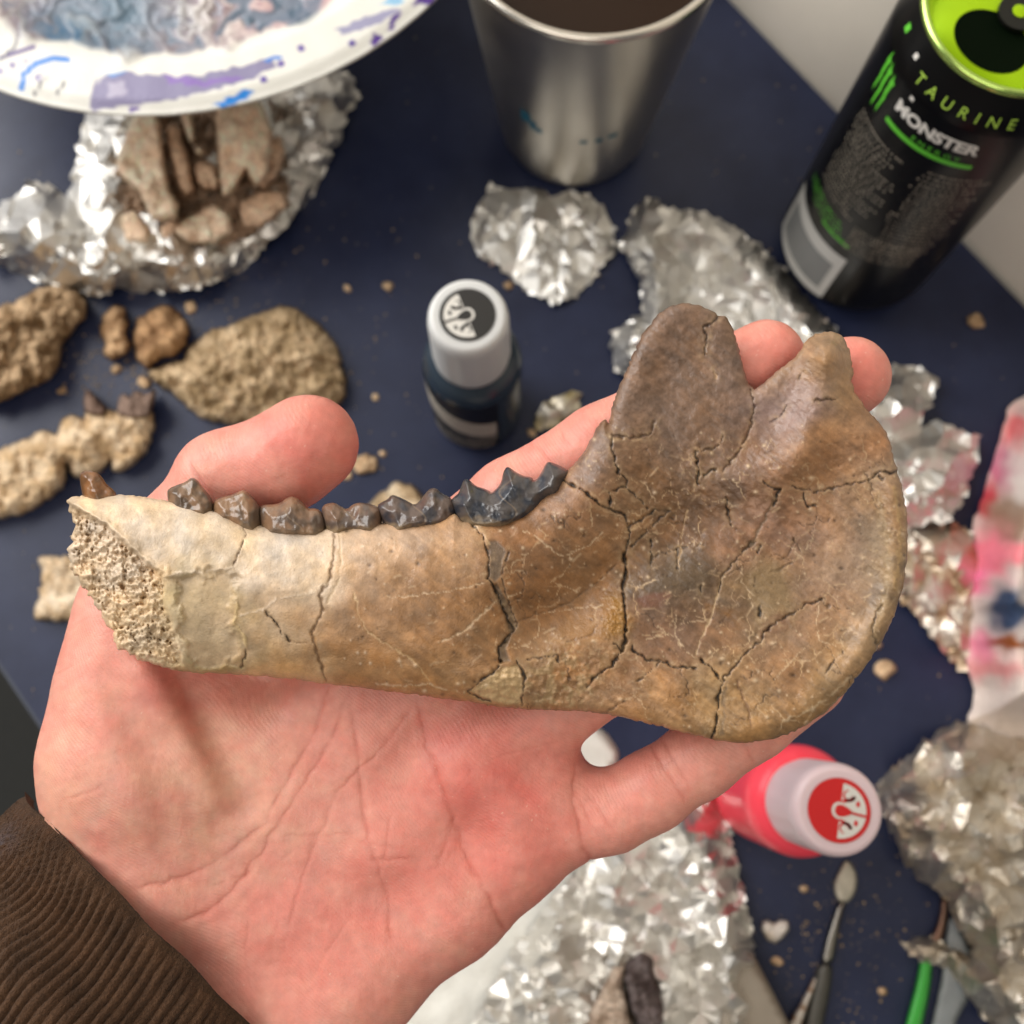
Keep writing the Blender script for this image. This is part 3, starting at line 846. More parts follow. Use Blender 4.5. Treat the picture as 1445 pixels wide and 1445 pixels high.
# ------------------------------------------------------------------ the hand (one continuous body) and its sleeve
def HL(px, py, h):      # hand frame, millimetres, h towards the viewer
    d = D0 * 1000 - h
    return np.array([(px - CX) / F_PX * d, (CX - py) / F_PX * d, h])


CH = []   # capsules: a, b, ra, rb, blend


def chain(pts, k):
    for (x0, y0, h0, r0), (x1, y1, h1, r1) in zip(pts[:-1], pts[1:]):
        CH.append((HL(x0, y0, h0), HL(x1, y1, h1), r0 * (D0 * 1000 - h0) / F_PX, r1 * (D0 * 1000 - h1) / F_PX, k))


chain([(212, 1200, -24, 116), (195, 1060, -20, 122), (200, 960, -20, 108), (208, 870, -20, 92), (262, 770, -18, 76), (318, 676, -15, 66)], 5)   # thumb base
chain([(318, 676, -15, 66), (350, 664, -14.5, 62), (400, 652, -13.5, 69), (436, 627, -13, 71)], 3)        # thumb tip
chain([(330, 1150, -23, 92), (500, 960, -20, 70), (625, 785, -16, 60)], 6)        # metacarpals
chain([(330, 1230, -24, 95), (520, 1050, -21, 74), (660, 900, -17, 64)], 6)
chain([(340, 1320, -24, 98), (540, 1160, -21, 78), (700, 1035, -17, 64)], 6)
chain([(360, 1420, -24, 104), (498, 1368, -23, 94), (640, 1266, -20, 78), (720, 1205, -18, 66), (790, 1163, -17, 57)], 6)
chain([(230, 930, -24, 75), (420, 880, -24, 60), (590, 830, -20, 55)], 7)         # web of the thumb
chain([(360, 1420, -25, 110), (280, 1490, -20, 96)], 8)                          # heel and wrist
chain([(230, 1250, -24, 122), (165, 1330, -20, 100)], 8)
chain([(430, 1460, -25, 100), (360, 1530, -20, 92)], 8)
chain([(250, 1100, -21, 112), (330, 1040, -24, 95)], 7)
chain([(625, 785, -16, 60), (722, 706, -13.5, 58), (849, 630, -12.5, 58), (965, 566, -12, 56), (1080, 504, -11.5, 54)], 3)    # index
chain([(660, 900, -17, 64), (900, 745, -13.5, 60), (1060, 625, -12.5, 58), (1200, 531, -12, 57)], 3)                        # middle
chain([(700, 1035, -17, 62), (800, 985, -14, 56), (1000, 880, -12.5, 54), (1150, 800, -12, 50)], 3)                        # ring
chain([(790, 1163, -17, 57), (862, 1146, -15.5, 54), (917, 1117, -14.5, 54), (986, 1071, -14, 52), (1064, 1019, -14, 50), (1150, 962, -14, 44)], 3)  # little
BLOB = [((665, 1085, -17), (70, 62, 11.5)), ((600, 1180, -20), (95, 80, 12)), ((500, 1290, -22), (110, 95, 13)), ((440, 1130, -24), (130, 120, 13)),
        ((180, 1100, -19), (105, 115, 14)), ((730, 1130, -18), (52, 60, 11)), ((782, 1085, -19), (40, 48, 9))]


def surface_nets(val, o, s):
    nx, ny, nz = val.shape
    neg = val < 0
    c = neg[:-1, :-1, :-1].astype(np.int8)
    tot = np.zeros((nx - 1, ny - 1, nz - 1), np.int8)
    for i in (0, 1):
        for j in (0, 1):
            for k in (0, 1):
                tot += neg[i:nx - 1 + i, j:ny - 1 + j, k:nz - 1 + k]
    act = (tot > 0) & (tot < 8)
    I, J, K = np.nonzero(act)
    acc = np.zeros((len(I), 3)); cnt = np.zeros(len(I))
    corners = [(i, j, k) for i in (0, 1) for j in (0, 1) for k in (0, 1)]
    for a in corners:
        for ax in range(3):
            if a[ax] == 0:
                b = list(a); b[ax] = 1
                va = val[I + a[0], J + a[1], K + a[2]]; vb = val[I + b[0], J + b[1], K + b[2]]
                m = (va < 0) != (vb < 0)
                t = np.where(m, va / np.where(m, va - vb, 1), 0)
                p = np.stack([np.full(len(I), a[q], float) for q in range(3)], 1)
                p[:, ax] += t
                acc += p * m[:, None]; cnt += m
    Vv = (np.stack([I, J, K], 1) + acc / cnt[:, None]) * s + o
    idx = np.full(act.shape, -1, np.int64); idx[I, J, K] = np.arange(len(I))
    quads = []
    for ax in range(3):
        sl0 = [slice(None)] * 3; sl1 = [slice(None)] * 3
        sl0[ax] = slice(0, -1); sl1[ax] = slice(1, None)
        A_, B_ = neg[tuple(sl0)], neg[tuple(sl1)]
        e = np.nonzero(A_ != B_)
        u, v = [(1, 2), (2, 0), (0, 1)][ax]
        e = [np.array(q) for q in e]
        ok = (e[u] > 0) & (e[v] > 0) & (e[u] < val.shape[u] - 1) & (e[v] < val.shape[v] - 1)
        e = [q[ok] for q in e]
        fl = A_[tuple(e)]

        def cell(du, dv):
            q = [e[0].copy(), e[1].copy(), e[2].copy()]
            q[u] = q[u] + du; q[v] = q[v] + dv
            return idx[q[0], q[1], q[2]]
        qd = np.stack([cell(-1, -1), cell(0, -1), cell(0, 0), cell(-1, 0)], 1)
        qd[~fl] = qd[~fl][:, ::-1]
        quads.append(qd)
    return Vv, np.concatenate(quads)


def make_hand():
    s = 1.3
    lo = np.array([HL(-40, 0, -20)[0], HL(0, 1560, -20)[1], -47.0])
    hi = np.array([HL(1290, 0, -20)[0], HL(0, 430, -20)[1], 2.0])
    n = ((hi - lo) / s).astype(int) + 1
    gx = (lo[0] + np.arange(n[0]) * s).astype(np.float32); gy = (lo[1] + np.arange(n[1]) * s).astype(np.float32); gz = (lo[2] + np.arange(n[2]) * s).astype(np.float32)
    val = np.full(n, 40.0, np.float32)

    def smin_into(sl, d, k):
        v = val[sl]
        hh = np.clip(k - np.abs(v - d), 0, None) / k
        val[sl] = np.minimum(v, d) - hh * hh * k * 0.25

    def window(mn, mx):
        r = []
        for q, g in enumerate((gx, gy, gz)):
            r.append(slice(max(0, np.searchsorted(g, mn[q])), np.searchsorted(g, mx[q])))
        return tuple(r)
    for a, b, ra, rb, k in CH:
        pad = max(ra, rb) + 9
        sl = window(np.minimum(a, b) - pad, np.maximum(a, b) + pad)
        x = gx[sl[0]][:, None, None]; y = gy[sl[1]][None, :, None]; z = gz[sl[2]][None, None, :]
        ba = b - a; bb = (ba @ ba) + 1e-9
        t = np.clip(((x - a[0]) * ba[0] + (y - a[1]) * ba[1] + (z - a[2]) * ba[2]) / bb, 0, 1)
        d = np.sqrt((x - a[0] - t * ba[0]) ** 2 + (y - a[1] - t * ba[1]) ** 2 + (z - a[2] - t * ba[2]) ** 2) - (ra + (rb - ra) * t)
        smin_into(sl, d.astype(np.float32), k)
    for (x0, y0, h0), (rx, ry, rz) in BLOB:
        a = HL(x0, y0, h0); f = (D0 * 1000 - h0) / F_PX
        r = np.array([rx * f, ry * f, rz])
        sl = window(a - r - 9, a + r + 9)
        x = gx[sl[0]][:, None, None]; y = gy[sl[1]][None, :, None]; z = gz[sl[2]][None, None, :]
        q = np.sqrt(((x - a[0]) / r[0]) ** 2 + ((y - a[1]) / r[1]) ** 2 + ((z - a[2]) / r[2]) ** 2)
        smin_into(sl, ((q - 1) * r.min()).astype(np.float32), 7)
    return surface_nets(val, lo, s)


Vh, Qh = make_hand()
me0 = build_mesh("tmp_hand", Vh, Qh)
ob0 = bpy.data.objects.new("tmp_hand", me0)
COL.objects.link(ob0)
md = ob0.modifiers.new("s", 'SMOOTH'); md.factor = 0.5; md.iterations = 9
md = ob0.modifiers.new("d", 'SUBSURF'); md.levels = 2; md.render_levels = 2
dg = bpy.context.evaluated_depsgraph_get()
ev = ob0.evaluated_get(dg).to_mesh()
nv = len(ev.vertices)
Vh = np.empty(nv * 3, np.float32); ev.vertices.foreach_get("co", Vh); Vh = Vh.reshape(-1, 3).astype(float)
Nh = np.empty(nv * 3, np.float32); ev.vertices.foreach_get("normal", Nh); Nh = Nh.reshape(-1, 3).astype(float)
Qh = np.empty(len(ev.polygons) * 4, np.int32); ev.loops.foreach_get("vertex_index", Qh); Qh = Qh.reshape(-1, 4)
ob0.evaluated_get(dg).to_mesh_clear()
bpy.data.objects.remove(ob0)
bpy.data.meshes.remove(me0)

dh = D0 * 1000 - Vh[:, 2]
hx = Vh[:, 0] / dh * F_PX + CX
hy = CX - Vh[:, 1] / dh * F_PX
facing = sstep(0.0, 0.35, Nh[:, 2])
# (points, half width px, depth mm, redness)
CREASE = [
    ([(464, 960), (445, 1030), (400, 1110), (377, 1160), (345, 1185), (300, 1220), (234, 1246), (190, 1252)], 4.2, .75, .5),
    ([(492, 975), (470, 1040), (440, 1090), (400, 1150), (370, 1200), (330, 1255), (290, 1290), (250, 1300)], 3.4, .6, .45),
    ([(492, 970), (505, 1060), (512, 1130), (520, 1190), (532, 1220), (546, 1265), (552, 1330)], 3.2, .6, .5),
    ([(588, 985), (605, 1060), (625, 1120), (645, 1170), (665, 1225), (690, 1265), (714, 1325)], 3.8, .7, .55),
    ([(585, 995), (550, 1045), (510, 1085), (475, 1120), (450, 1180), (425, 1240), (405, 1320)], 2.6, .42, .35),
    ([(555, 1140), (545, 1190), (540, 1230)], 2.2, .3, .3), ([(640, 1165), (625, 1205), (615, 1225)], 2.2, .3, .3),
    ([(400, 1180), (480, 1177), (520, 1190), (580, 1200)], 1.8, .22, .3), ([(530, 1214), (575, 1213)], 2.4, .3, .35), ([(465, 1178), (495, 1176)], 2.4, .3, .35),
    ([(680, 1075), (730, 1060), (790, 1045)], 2.0, .22, .3), ([(640, 1120), (665, 1085)], 1.8, .2, .2), ([(665, 1160), (740, 1150), (800, 1170)], 1.8, .18, .2),
    ([(813, 1075), (808, 1130), (822, 1185), (838, 1235)], 4.0, .7, .5), ([(790, 1230), (770, 1270), (790, 1300)], 2.0, .2, .2),
    ([(826, 1110), (850, 1150), (872, 1180)], 2.2, .3, .3), ([(815, 1120), (835, 1165), (850, 1190)], 2.2, .3, .25),
    ([(912, 1040), (935, 1080), (955, 1110), (968, 1140)], 2.6, .4, .55), ([(930, 1035), (955, 1080), (975, 1115)], 2.6, .4, .5), ([(932, 1082), (955, 1067)], 2.0, .3, .4), ([(1048, 1048), (1062, 1072)], 2.6, .4, .4),
    ([(268, 645), (275, 668), (290, 690), (308, 712)], 3.4, 1.0, .8), ([(750, 625), (770, 640), (790, 665)], 2.4, .35, .5), ([(785, 600), (800, 620), (815, 640)], 2.2, .3, .4),
    ([(85, 1130), (115, 1122), (150, 1108)], 2.0, .25, .35), ([(90, 900), (110, 880), (128, 868)], 1.6, .25, .35), ([(78, 950), (100, 940)], 1.6, .2, .3),
    ([(440, 1380), (470, 1330), (500, 1290)], 2.0, .22, .2), ([(350, 1290), (345, 1340), (352, 1400)], 2.0, .22, .2), ([(395, 1300), (380, 1360)], 2.0, .2, .15),
    ([(100, 1140), (130, 1180), (150, 1210)], 1.6, .15, .2), ([(300, 1250), (345, 1235), (375, 1205)], 1.8, .2, .2),
]
rgc = np.random.RandomState(66)
for _ in range(36):                      # fine secondary lines
    x_, y_ = 90 + 720 * rgc.rand(), 950 + 480 * rgc.rand()
    a_ = rgc.choice([-0.95, 1.25, 0.05, -0.5]) + rgc.randn() * .18
    L_ = 18 + 75 * rgc.rand() ** 2
    CREASE.append(([(x_, y_), (x_ + L_ * .5 * math.cos(a_) + rgc.randn() * 2, y_ + L_ * .5 * math.sin(a_) + rgc.randn() * 2), (x_ + L_ * math.cos(a_ + .12), y_ + L_ * math.sin(a_ + .12))], 1.5 + rgc.rand(), .06 + .10 * rgc.rand(), .08 + .10 * rgc.rand()))
for fx, fy, fa in ((700, 690, -.53), (830, 640, -.53), (960, 1085, -.56), (880, 1130, -.56), (1060, 1025, -.56), (400, 640, -.3), (450, 620, -.3)):
    for q in range(4):
        x_, y_ = fx + rgc.randn() * 22, fy + rgc.randn() * 10
        n_ = fa + math.pi / 2 + rgc.randn() * .2
        L_ = 10 + 18 * rgc.rand()
        CREASE.append(([(x_ - L_ * math.cos(n_), y_ - L_ * math.sin(n_)), (x_, y_), (x_ + L_ * math.cos(n_), y_ + L_ * math.sin(n_))], 1.6, .08, .10))
disp = np.zeros(nv); red = np.zeros(nv)
cwx = hx + 3 * perlin(hx / 18, hy / 18, 601); cwy = hy + 3 * perlin(hx / 18, hy / 18, 602)
for pts, wd, dp, rd in CREASE:
    P = np.array(pts)
    m = (hx > P[:, 0].min() - 30) & (hx < P[:, 0].max() + 30) & (hy > P[:, 1].min() - 30) & (hy < P[:, 1].max() + 30) & (Nh[:, 2] > 0)
    if not m.any(): continue
    d, _, _ = seg_dist(cwx[m], cwy[m], pts)
    e0 = np.hypot(hx[m] - P[0, 0], hy[m] - P[0, 1]); e1 = np.hypot(hx[m] - P[-1, 0], hy[m] - P[-1, 1])
    fade = np.clip(np.minimum(e0, e1) / 22.0 + 0.2, 0, 1) if len(pts) > 2 else 0.8
    al = 0.75 + 0.6 * perlin(hx[m] / 30, hy[m] / 30, 640)
    disp[m] -= dp * al * (0.22 * np.exp(-(d / (1.7 * wd)) ** 2) + 0.22 * np.exp(-(d / (0.5 * wd)) ** 2)) * fade
    disp[m] += dp * 0.05 * np.exp(-((d - 3.2 * wd) / (2.0 * wd)) ** 2) * fade
    red[m] = np.maximum(red[m], rd * al * np.exp(-(d / (wd * 1.0)) ** 2) * fade)
ridge, _, _ = seg_dist(hx, hy, [(205, 950), (250, 1030), (300, 1125)])
disp += 1.5 * np.exp(-(ridge / 26) ** 2) * facing
ridge2, _, _ = seg_dist(hx, hy, [(260, 960), (310, 1060), (345, 1130)])
disp -= 1.3 * np.exp(-(ridge2 / 24) ** 2) * facing
ridge3, _, _ = seg_dist(hx, hy, [(150, 960), (215, 1080), (235, 1180)])
disp -= 0.6 * np.exp(-(ridge3 / 22) ** 2) * facing
disp += 0.22 * fbm(hx / 75, hy / 75, 610, 2) * facing
disp += 0.02 * perlin(hx / 4.5, hy / 26, 611) * facing + 0.03 * fbm(hx / 12, hy / 12, 612, 2)
Vh = Vh + Nh * disp[:, None]
SK = lin((222, 152, 135)); SKR = lin((212, 114, 102)); SKY = lin((222, 168, 142)); SKD = lin((182, 84, 68))
pink = np.zeros(nv)
for (x, y, rx, ry, s) in [(680, 1080, 110, 90, .75), (430, 620, 110, 70, .7), (1085, 500, 60, 60, .6), (1210, 530, 60, 60, .7), (620, 1240, 160, 110, .45), (430, 1330, 130, 110, .5), (740, 1180, 90, 80, .4),
                          (230, 980, 90, 60, .3), (900, 1110, 90, 60, .25), (780, 630, 120, 80, .35), (300, 960, 120, 40, .35), (500, 1040, 130, 80, .25)]:
    pink += s * gauss(hx, hy, x, y, rx, ry)
pink = np.clip(pink + 0.22 * fbm(hx / 50, hy / 50, 620, 3), 0, 1)
yel = np.clip(gauss(hx, hy, 300, 1090, 110, 130) * .8 + gauss(hx, hy, 70, 1150, 60, 140) * .6 + 0.3 * fbm(hx / 40, hy / 40, 621, 3), 0, .8)
c = SK * (1 - yel[:, None]) + SKY * yel[:, None]
c = c * (1 - pink[:, None]) + SKR * pink[:, None]
red = np.clip(red, 0, 1)
c = c * (1 - 0.7 * red[:, None]) + SKD * 0.7 * red[:, None]
c = c * (1 + 0.07 * fbm(hx / 16, hy / 16, 630, 3))[:, None] * (1 + fbm(hx / 26, hy / 26, 631, 3)[:, None] * np.array([0.0, -.07, -.08]))
vein = np.zeros(nv)
for pts in ([(120, 1180), (150, 1120), (165, 1050), (200, 990)], [(300, 1240), (340, 1180), (350, 1110)], [(420, 1300), (450, 1220), (500, 1150)], [(600, 1330), (560, 1290), (520, 1270)]):
    d, _, _ = seg_dist(hx + 8 * perlin(hx / 40, hy / 40, 632), hy, pts)
    vein = np.maximum(vein, np.exp(-(d / 13) ** 2))
c = c * (1 - 0.07 * vein[:, None] * np.array([1.0, .2, .0]))
dust = sstep(.72, .85, perlin(hx / 3.2, hy / 3.2, 633)) * sstep(.25, .6, perlin(hx / 90, hy / 90, 634) + .35)
c = c * (1 - .35 * dust[:, None]) + lin((236, 214, 190)) * .35 * dust[:, None]
HW = local_to_world(np.stack([Vh[:, 0], Vh[:, 1], D0 * 1000 - Vh[:, 2]], 1) / 1000.0)
wrist = local_to_world(np.array([(220 - CX) / F_PX, (CX - 1380) / F_PX, 1.0]) * 0.235)
person = put("person", HW, Qh, M_SKIN, origin=wrist, col=c)
tag(person, "open left hand in a dark brown ribbed cuff, palm up, holding the fossil jaw", "hand")


def make_sleeve():
    a0 = HL(36, 1130, -25); a1 = HL(440, 1542, -25)
    cen = (a0 + a1) / 2
    across = (a1 - a0); half = np.hypot(across[0], across[1]) / 2; across = across / np.linalg.norm(across)
    axis = np.array([across[1], -across[0], 0.0])
    if axis[0] > 0: axis = -axis
    axis = np.array([axis[0] * math.cos(.17) - axis[1] * math.sin(.17), axis[0] * math.sin(.17) + axis[1] * math.cos(.17), 0])                      # towards the elbow, lower left
    axis = axis * 0.876 + np.array([0, 0, 0.48]); axis /= np.linalg.norm(axis)
    up = np.cross(across, axis); up = up if up[2] > 0 else -up
    nphi, nt = 1500, 110
    phi = np.arange(nphi) * 2 * np.pi / nphi
    tt = np.concatenate([np.linspace(-2.2, 0, 8, endpoint=False), np.linspace(0, 70, nt)])
    PH, T = np.meshgrid(phi, tt, indexing='ij')
    ct, sn = np.cos(PH), np.sin(PH)
    # PH = 0 -> little-finger side, pi -> thumb side, pi/2 -> palm side (towards viewer)
    rw, rh = half * 1.0, 29.5
    sn = np.sign(sn) * np.abs(sn) ** 0.85
    thumb = np.exp(-((PH - 2.55) / 0.55) ** 2)
    bulge = 3.4 * thumb * np.exp(-((T - 14) / 8) ** 2) + 2.2 * thumb * np.exp(-((T - 0.5) / 5.5) ** 2) + 1.2 * np.sin(PH * 3 + T / 9) * sstep(0, 25, T)
    grow = 0.05 * T
    lip = np.where(T < 0, -(np.abs(T) / 2.2) ** 2 * 2.4, -1.0 * np.exp(-T / 1.6))
    warp = 0.16 * thumb * np.exp(-((T - 12) / 12) ** 2) * np.sin((T - 2) / 6) + 0.005 * perlin(PH * 9, T / 6, 700) + 0.003 * perlin(PH * 26, T / 3, 709) + 0.035 * thumb * T / 14
    N = 126
    ph2 = PH + warp
    rib = np.abs(np.sin(ph2 * N / 2)) ** 0.45
    rdisp = (1.15 * (1 + .35 * perlin(PH * 14, T / 8, 710)) * (rib - 0.7) + 0.16 * np.sin(T * 4.6 + 1.6 * np.cos(ph2 * N)) * rib) * sstep(0.3, 4.5, T) + 0.16 * perlin(PH * 70, T * 1.1, 701) * sstep(-1, 3, T)
    R = bulge + grow + lip + rdisp + 0.5 * fbm(PH * 4, T / 12, 702, 2)
    tax = np.where(T < 0, -0.3 + 0 * T, T) + 0.10 * perlin(PH * 40, 0 * T, 703) * (T < 4) + 1.2 * perlin(PH * 2.5, 0 * T, 704) * (T < 40)
    P = cen + np.stack([across[i] * (rw + R) * ct + up[i] * (rh + R) * sn + axis[i] * tax for i in range(3)], -1)
    V = P.reshape(-1, 3)
    m = len(tt)
    I, J = np.meshgrid(np.arange(nphi), np.arange(m - 1), indexing='ij')
    I2 = (I + 1) % nphi
    Q = np.stack([I * m + J, I2 * m + J, I2 * m + J + 1, I * m + J + 1], -1).reshape(-1, 4)
    fl = fbm(PH * 8, T / 7, 705, 3)
    c = lin((76, 54, 38)) * (1 + 0.28 * fl)[..., None] * (1 + 0.25 * perlin(PH * 120, T * 2, 708))[..., None]
    gr = .6 * np.clip(gauss(PH, T, 2.62, 9, 0.10, 4) * (0.7 + perlin(PH * 30, T, 706)), 0, 1)[..., None] * .55
    c = c * (1 - gr) + lin((104, 104, 116)) * gr
    W = local_to_world(np.stack([V[:, 0], V[:, 1], D0 * 1000 - V[:, 2]], 1) / 1000)
    return W, Q, c.reshape(-1, 3)


W, Q, c = make_sleeve()
sl = put("sleeve", W, Q, M_KNIT, parent=person, col=c)
sl["label"] = "dark brown ribbed knit cuff around the wrist"

# ------------------------------------------------------------------ foil
def foil(name, label, poly, z0, amp, lift, seed, sp=7.0, mat=None, tint=None, group="crumpled foil sheets", lo=34, hi=140, cat="foil", jit=.00095):
    """crushed sheet: flat facets over scattered points, long folds on top of small dents"""
    rg_ = np.random.RandomState(seed + 3)
    bnd = ragged(poly, 6, 4.5, seed)
    P = np.array(bnd)
    x0, y0 = P.min(0); x1, y1 = P.max(0)
    gx, gy = np.meshgrid(np.arange(x0, x1, sp), np.arange(y0, y1, sp), indexing='ij')
    gx = (gx + rg_.uniform(-.55, .55, gx.shape) * sp).ravel(); gy = (gy + rg_.uniform(-.55, .55, gy.shape) * sp).ravel()
    keep = rg_.rand(len(gx)) < 0.20 + 0.65 * np.clip(perlin(gx / 38, gy / 38, seed + 9) * 1.3 + .38, 0, 1)
    gx, gy = gx[keep], gy[keep]
    ok = inside(gx, gy, bnd)
    dd, _, _ = seg_dist(gx, gy, bnd, True)
    ok &= dd > sp * .45
    gx, gy = gx[ok], gy[ok]
    pts = [Vector((float(a), float(b))) for a, b in bnd] + [Vector((float(a), float(b))) for a, b in zip(gx, gy)]
    n = len(bnd)
    vo, _, fo, _, _, _ = delaunay_2d_cdt(pts, [(k, (k + 1) % n) for k in range(n)], [], 1, 1e-4)
    px = np.array([v.x for v in vo]); py = np.array([v.y for v in vo])
    d, _, _ = seg_dist(px, py, bnd, True)
    dents = jit * rg_.randn(len(px)) * np.clip(.55 + perlin(px / 30, py / 30, seed + 12), .15, 1.3)
    h = z0 + 1.35 * amp * (crumple(px, py, seed, lo=lo, hi=hi) + 0.5) + dents + (lift(px, py, d) if lift else 0)
    h = np.maximum(h, z0 + 0.0003 + .0002 * rg_.rand(len(px)))
    V = TP(px, py, h)
    Fq = np.array([f[:] if len(f) == 3 else f[:3] for f in fo])
    # consistent upward winding
    A_, B_, C_ = V[Fq[:, 0]], V[Fq[:, 1]], V[Fq[:, 2]]
    flip = np.cross(B_ - A_, C_ - A_)[:, 2] < 0
    Fq[flip] = Fq[flip][:, ::-1]
    col = tint(px, py, d) if tint is not None else None
    o = put(name, V, Fq, mat or M_FOIL, smooth=False, col=col)
    return tag(o, label, cat, group)


NEST = [(150, 60), (135, 120), (118, 170), (103, 240), (96, 278), (60, 258), (40, 253), (28, 272), (0, 288), (-40, 300), (-40, 362), (0, 374), (40, 392), (90, 404), (130, 420), (165, 408), (200, 413),
        (260, 411), (300, 401), (345, 377), (380, 342), (420, 302), (450, 264), (462, 230), (484, 192), (490, 160), (508, 140), (500, 110), (470, 95), (420, 80), (300, 60)]


def nest_lift(x, y, d):
    mask = np.clip(gauss(x, y, 288, 230, 135, 125) * 1.8, 0, 1)
    return 0.017 * sstep(0, 55, d) * (1 - 0.75 * mask) * (0.85 + 0.5 * perlin(x / 60, y / 60, 41)) + 0.004 * sstep(0, 12, d)


foil("foil_sheet", "large crumpled foil wrap cupping tan bone pieces under the paper plate", NEST, 0.0, 0.0065, nest_lift, 11)
foil("foil_sheet", "small flat piece of wrinkled foil in front of the steel cup", [(663, 318), (673, 294), (685, 272), (692, 256), (702, 268), (730, 267), (763, 266), (784, 277), (794, 268), (832, 273), (856, 301), (870, 329),
     (867, 360), (839, 388), (818, 415), (784, 431), (763, 419), (739, 408), (721, 388), (694, 374), (670, 353)], 0.0, 0.0022, lambda x, y, d: 0.002 * sstep(0, 20, d), 12)
foil("foil_sheet", "crushed foil ridge at the foot of the black can", [(870, 346), (884, 322), (891, 294), (915, 277), (943, 294), (993, 298), (1042, 322), (1073, 346), (1097, 370), (1115, 388), (1139, 422), (1180, 465),
     (1190, 520), (1100, 560), (960, 545), (870, 525), (861, 490), (866, 465), (885, 455), (905, 440), (905, 420), (903, 395), (890, 370)], 0.0, 0.0046, lambda x, y, d: 0.010 * np.exp(-((d - 26) / 22) ** 2), 13)
foil("foil_sheet", "white crumpled foil showing past the middle fingertip", [(1200, 560), (1235, 520), (1262, 514), (1300, 520), (1321, 535), (1322, 556), (1302, 588), (1296, 606), (1320, 592), (1345, 604), (1383, 616), (1378, 660),
     (1366, 700), (1340, 733), (1300, 742), (1240, 760), (1180, 700)], 0.004, 0.005, lambda x, y, d: 0.008 * sstep(0, 40, d), 14)


def dusty(px, py, d, s=30, tan=(184, 160, 130)):
    k = np.clip(0.55 + 1.1 * fbm(px / 34, py / 34, s, 3), 0, 1)[:, None]
    return lin((222, 216, 206)) * (1 - k) + lin(tan) * k


foil("foil_sheet", "dusty crumpled foil beside the jaw's rounded rear edge", [(1225, 760), (1270, 742), (1330, 735), (1368, 745), (1390, 830), (1392, 955), (1352, 946), (1330, 916), (1300, 880), (1274, 850), (1250, 810)], 0.0, 0.004,
     lambda x, y, d: 0.006 * sstep(0, 30, d), 15, mat=M_FOILD, tint=lambda a, b, d: dusty(a, b, d, 31))
FR = [(1236, 1111), (1262, 1082), (1300, 1050), (1345, 1018), (1365, 1015), (1400, 1030), (1500, 1050), (1500, 1520), (1420, 1500), (1396, 1445), (1381, 1434), (1372, 1410), (1353, 1388), (1330, 1371), (1310, 1359), (1285, 1347), (1275, 1332),
      (1289, 1322), (1316, 1323), (1353, 1342), (1372, 1350), (1366, 1333), (1344, 1293), (1332, 1265), (1301, 1243), (1276, 1216), (1261, 1179), (1247, 1154)]
foil("foil_sheet", "big tan-dusted foil bundle beside the pink bottle with a thin twisted tongue", FR, 0.0, 0.0080, lambda x, y, d: 0.016 * sstep(0, 55, d) + 0.005 * sstep(0, 8, d), 16, mat=M_FOILD,
     tint=lambda a, b, d: dusty(a, b, d, 33, (196, 184, 166)))
FC = [(640, 1500), (690, 1395), (730, 1330), (800, 1240), (900, 1160), (1000, 1118), (1028, 1150), (1036, 1200), (1055, 1280), (1062, 1330), (1066, 1362), (1080, 1400), (1098, 1450), (1098, 1520), (640, 1520)]
foil("foil_sheet", "shiny crumpled foil under the little finger with bone shards on it", FC, 0.0, 0.0082, lambda x, y, d: 0.008 * sstep(0, 40, d), 17)
foil("foil_scrap", "tiny yellowed foil scrap beside the black bottle", [(754, 592), (762, 572), (785, 558), (806, 552), (820, 556), (818, 572), (800, 590), (778, 604), (758, 608)], 0.0, 0.0016, lambda x, y, d: 0.002 * sstep(0, 10, d), 18,
     mat=M_FOILD, tint=lambda a, b, d: dusty(a, b, d, 36, (150, 130, 60)), group=None, lo=14, hi=40, jit=.0006)

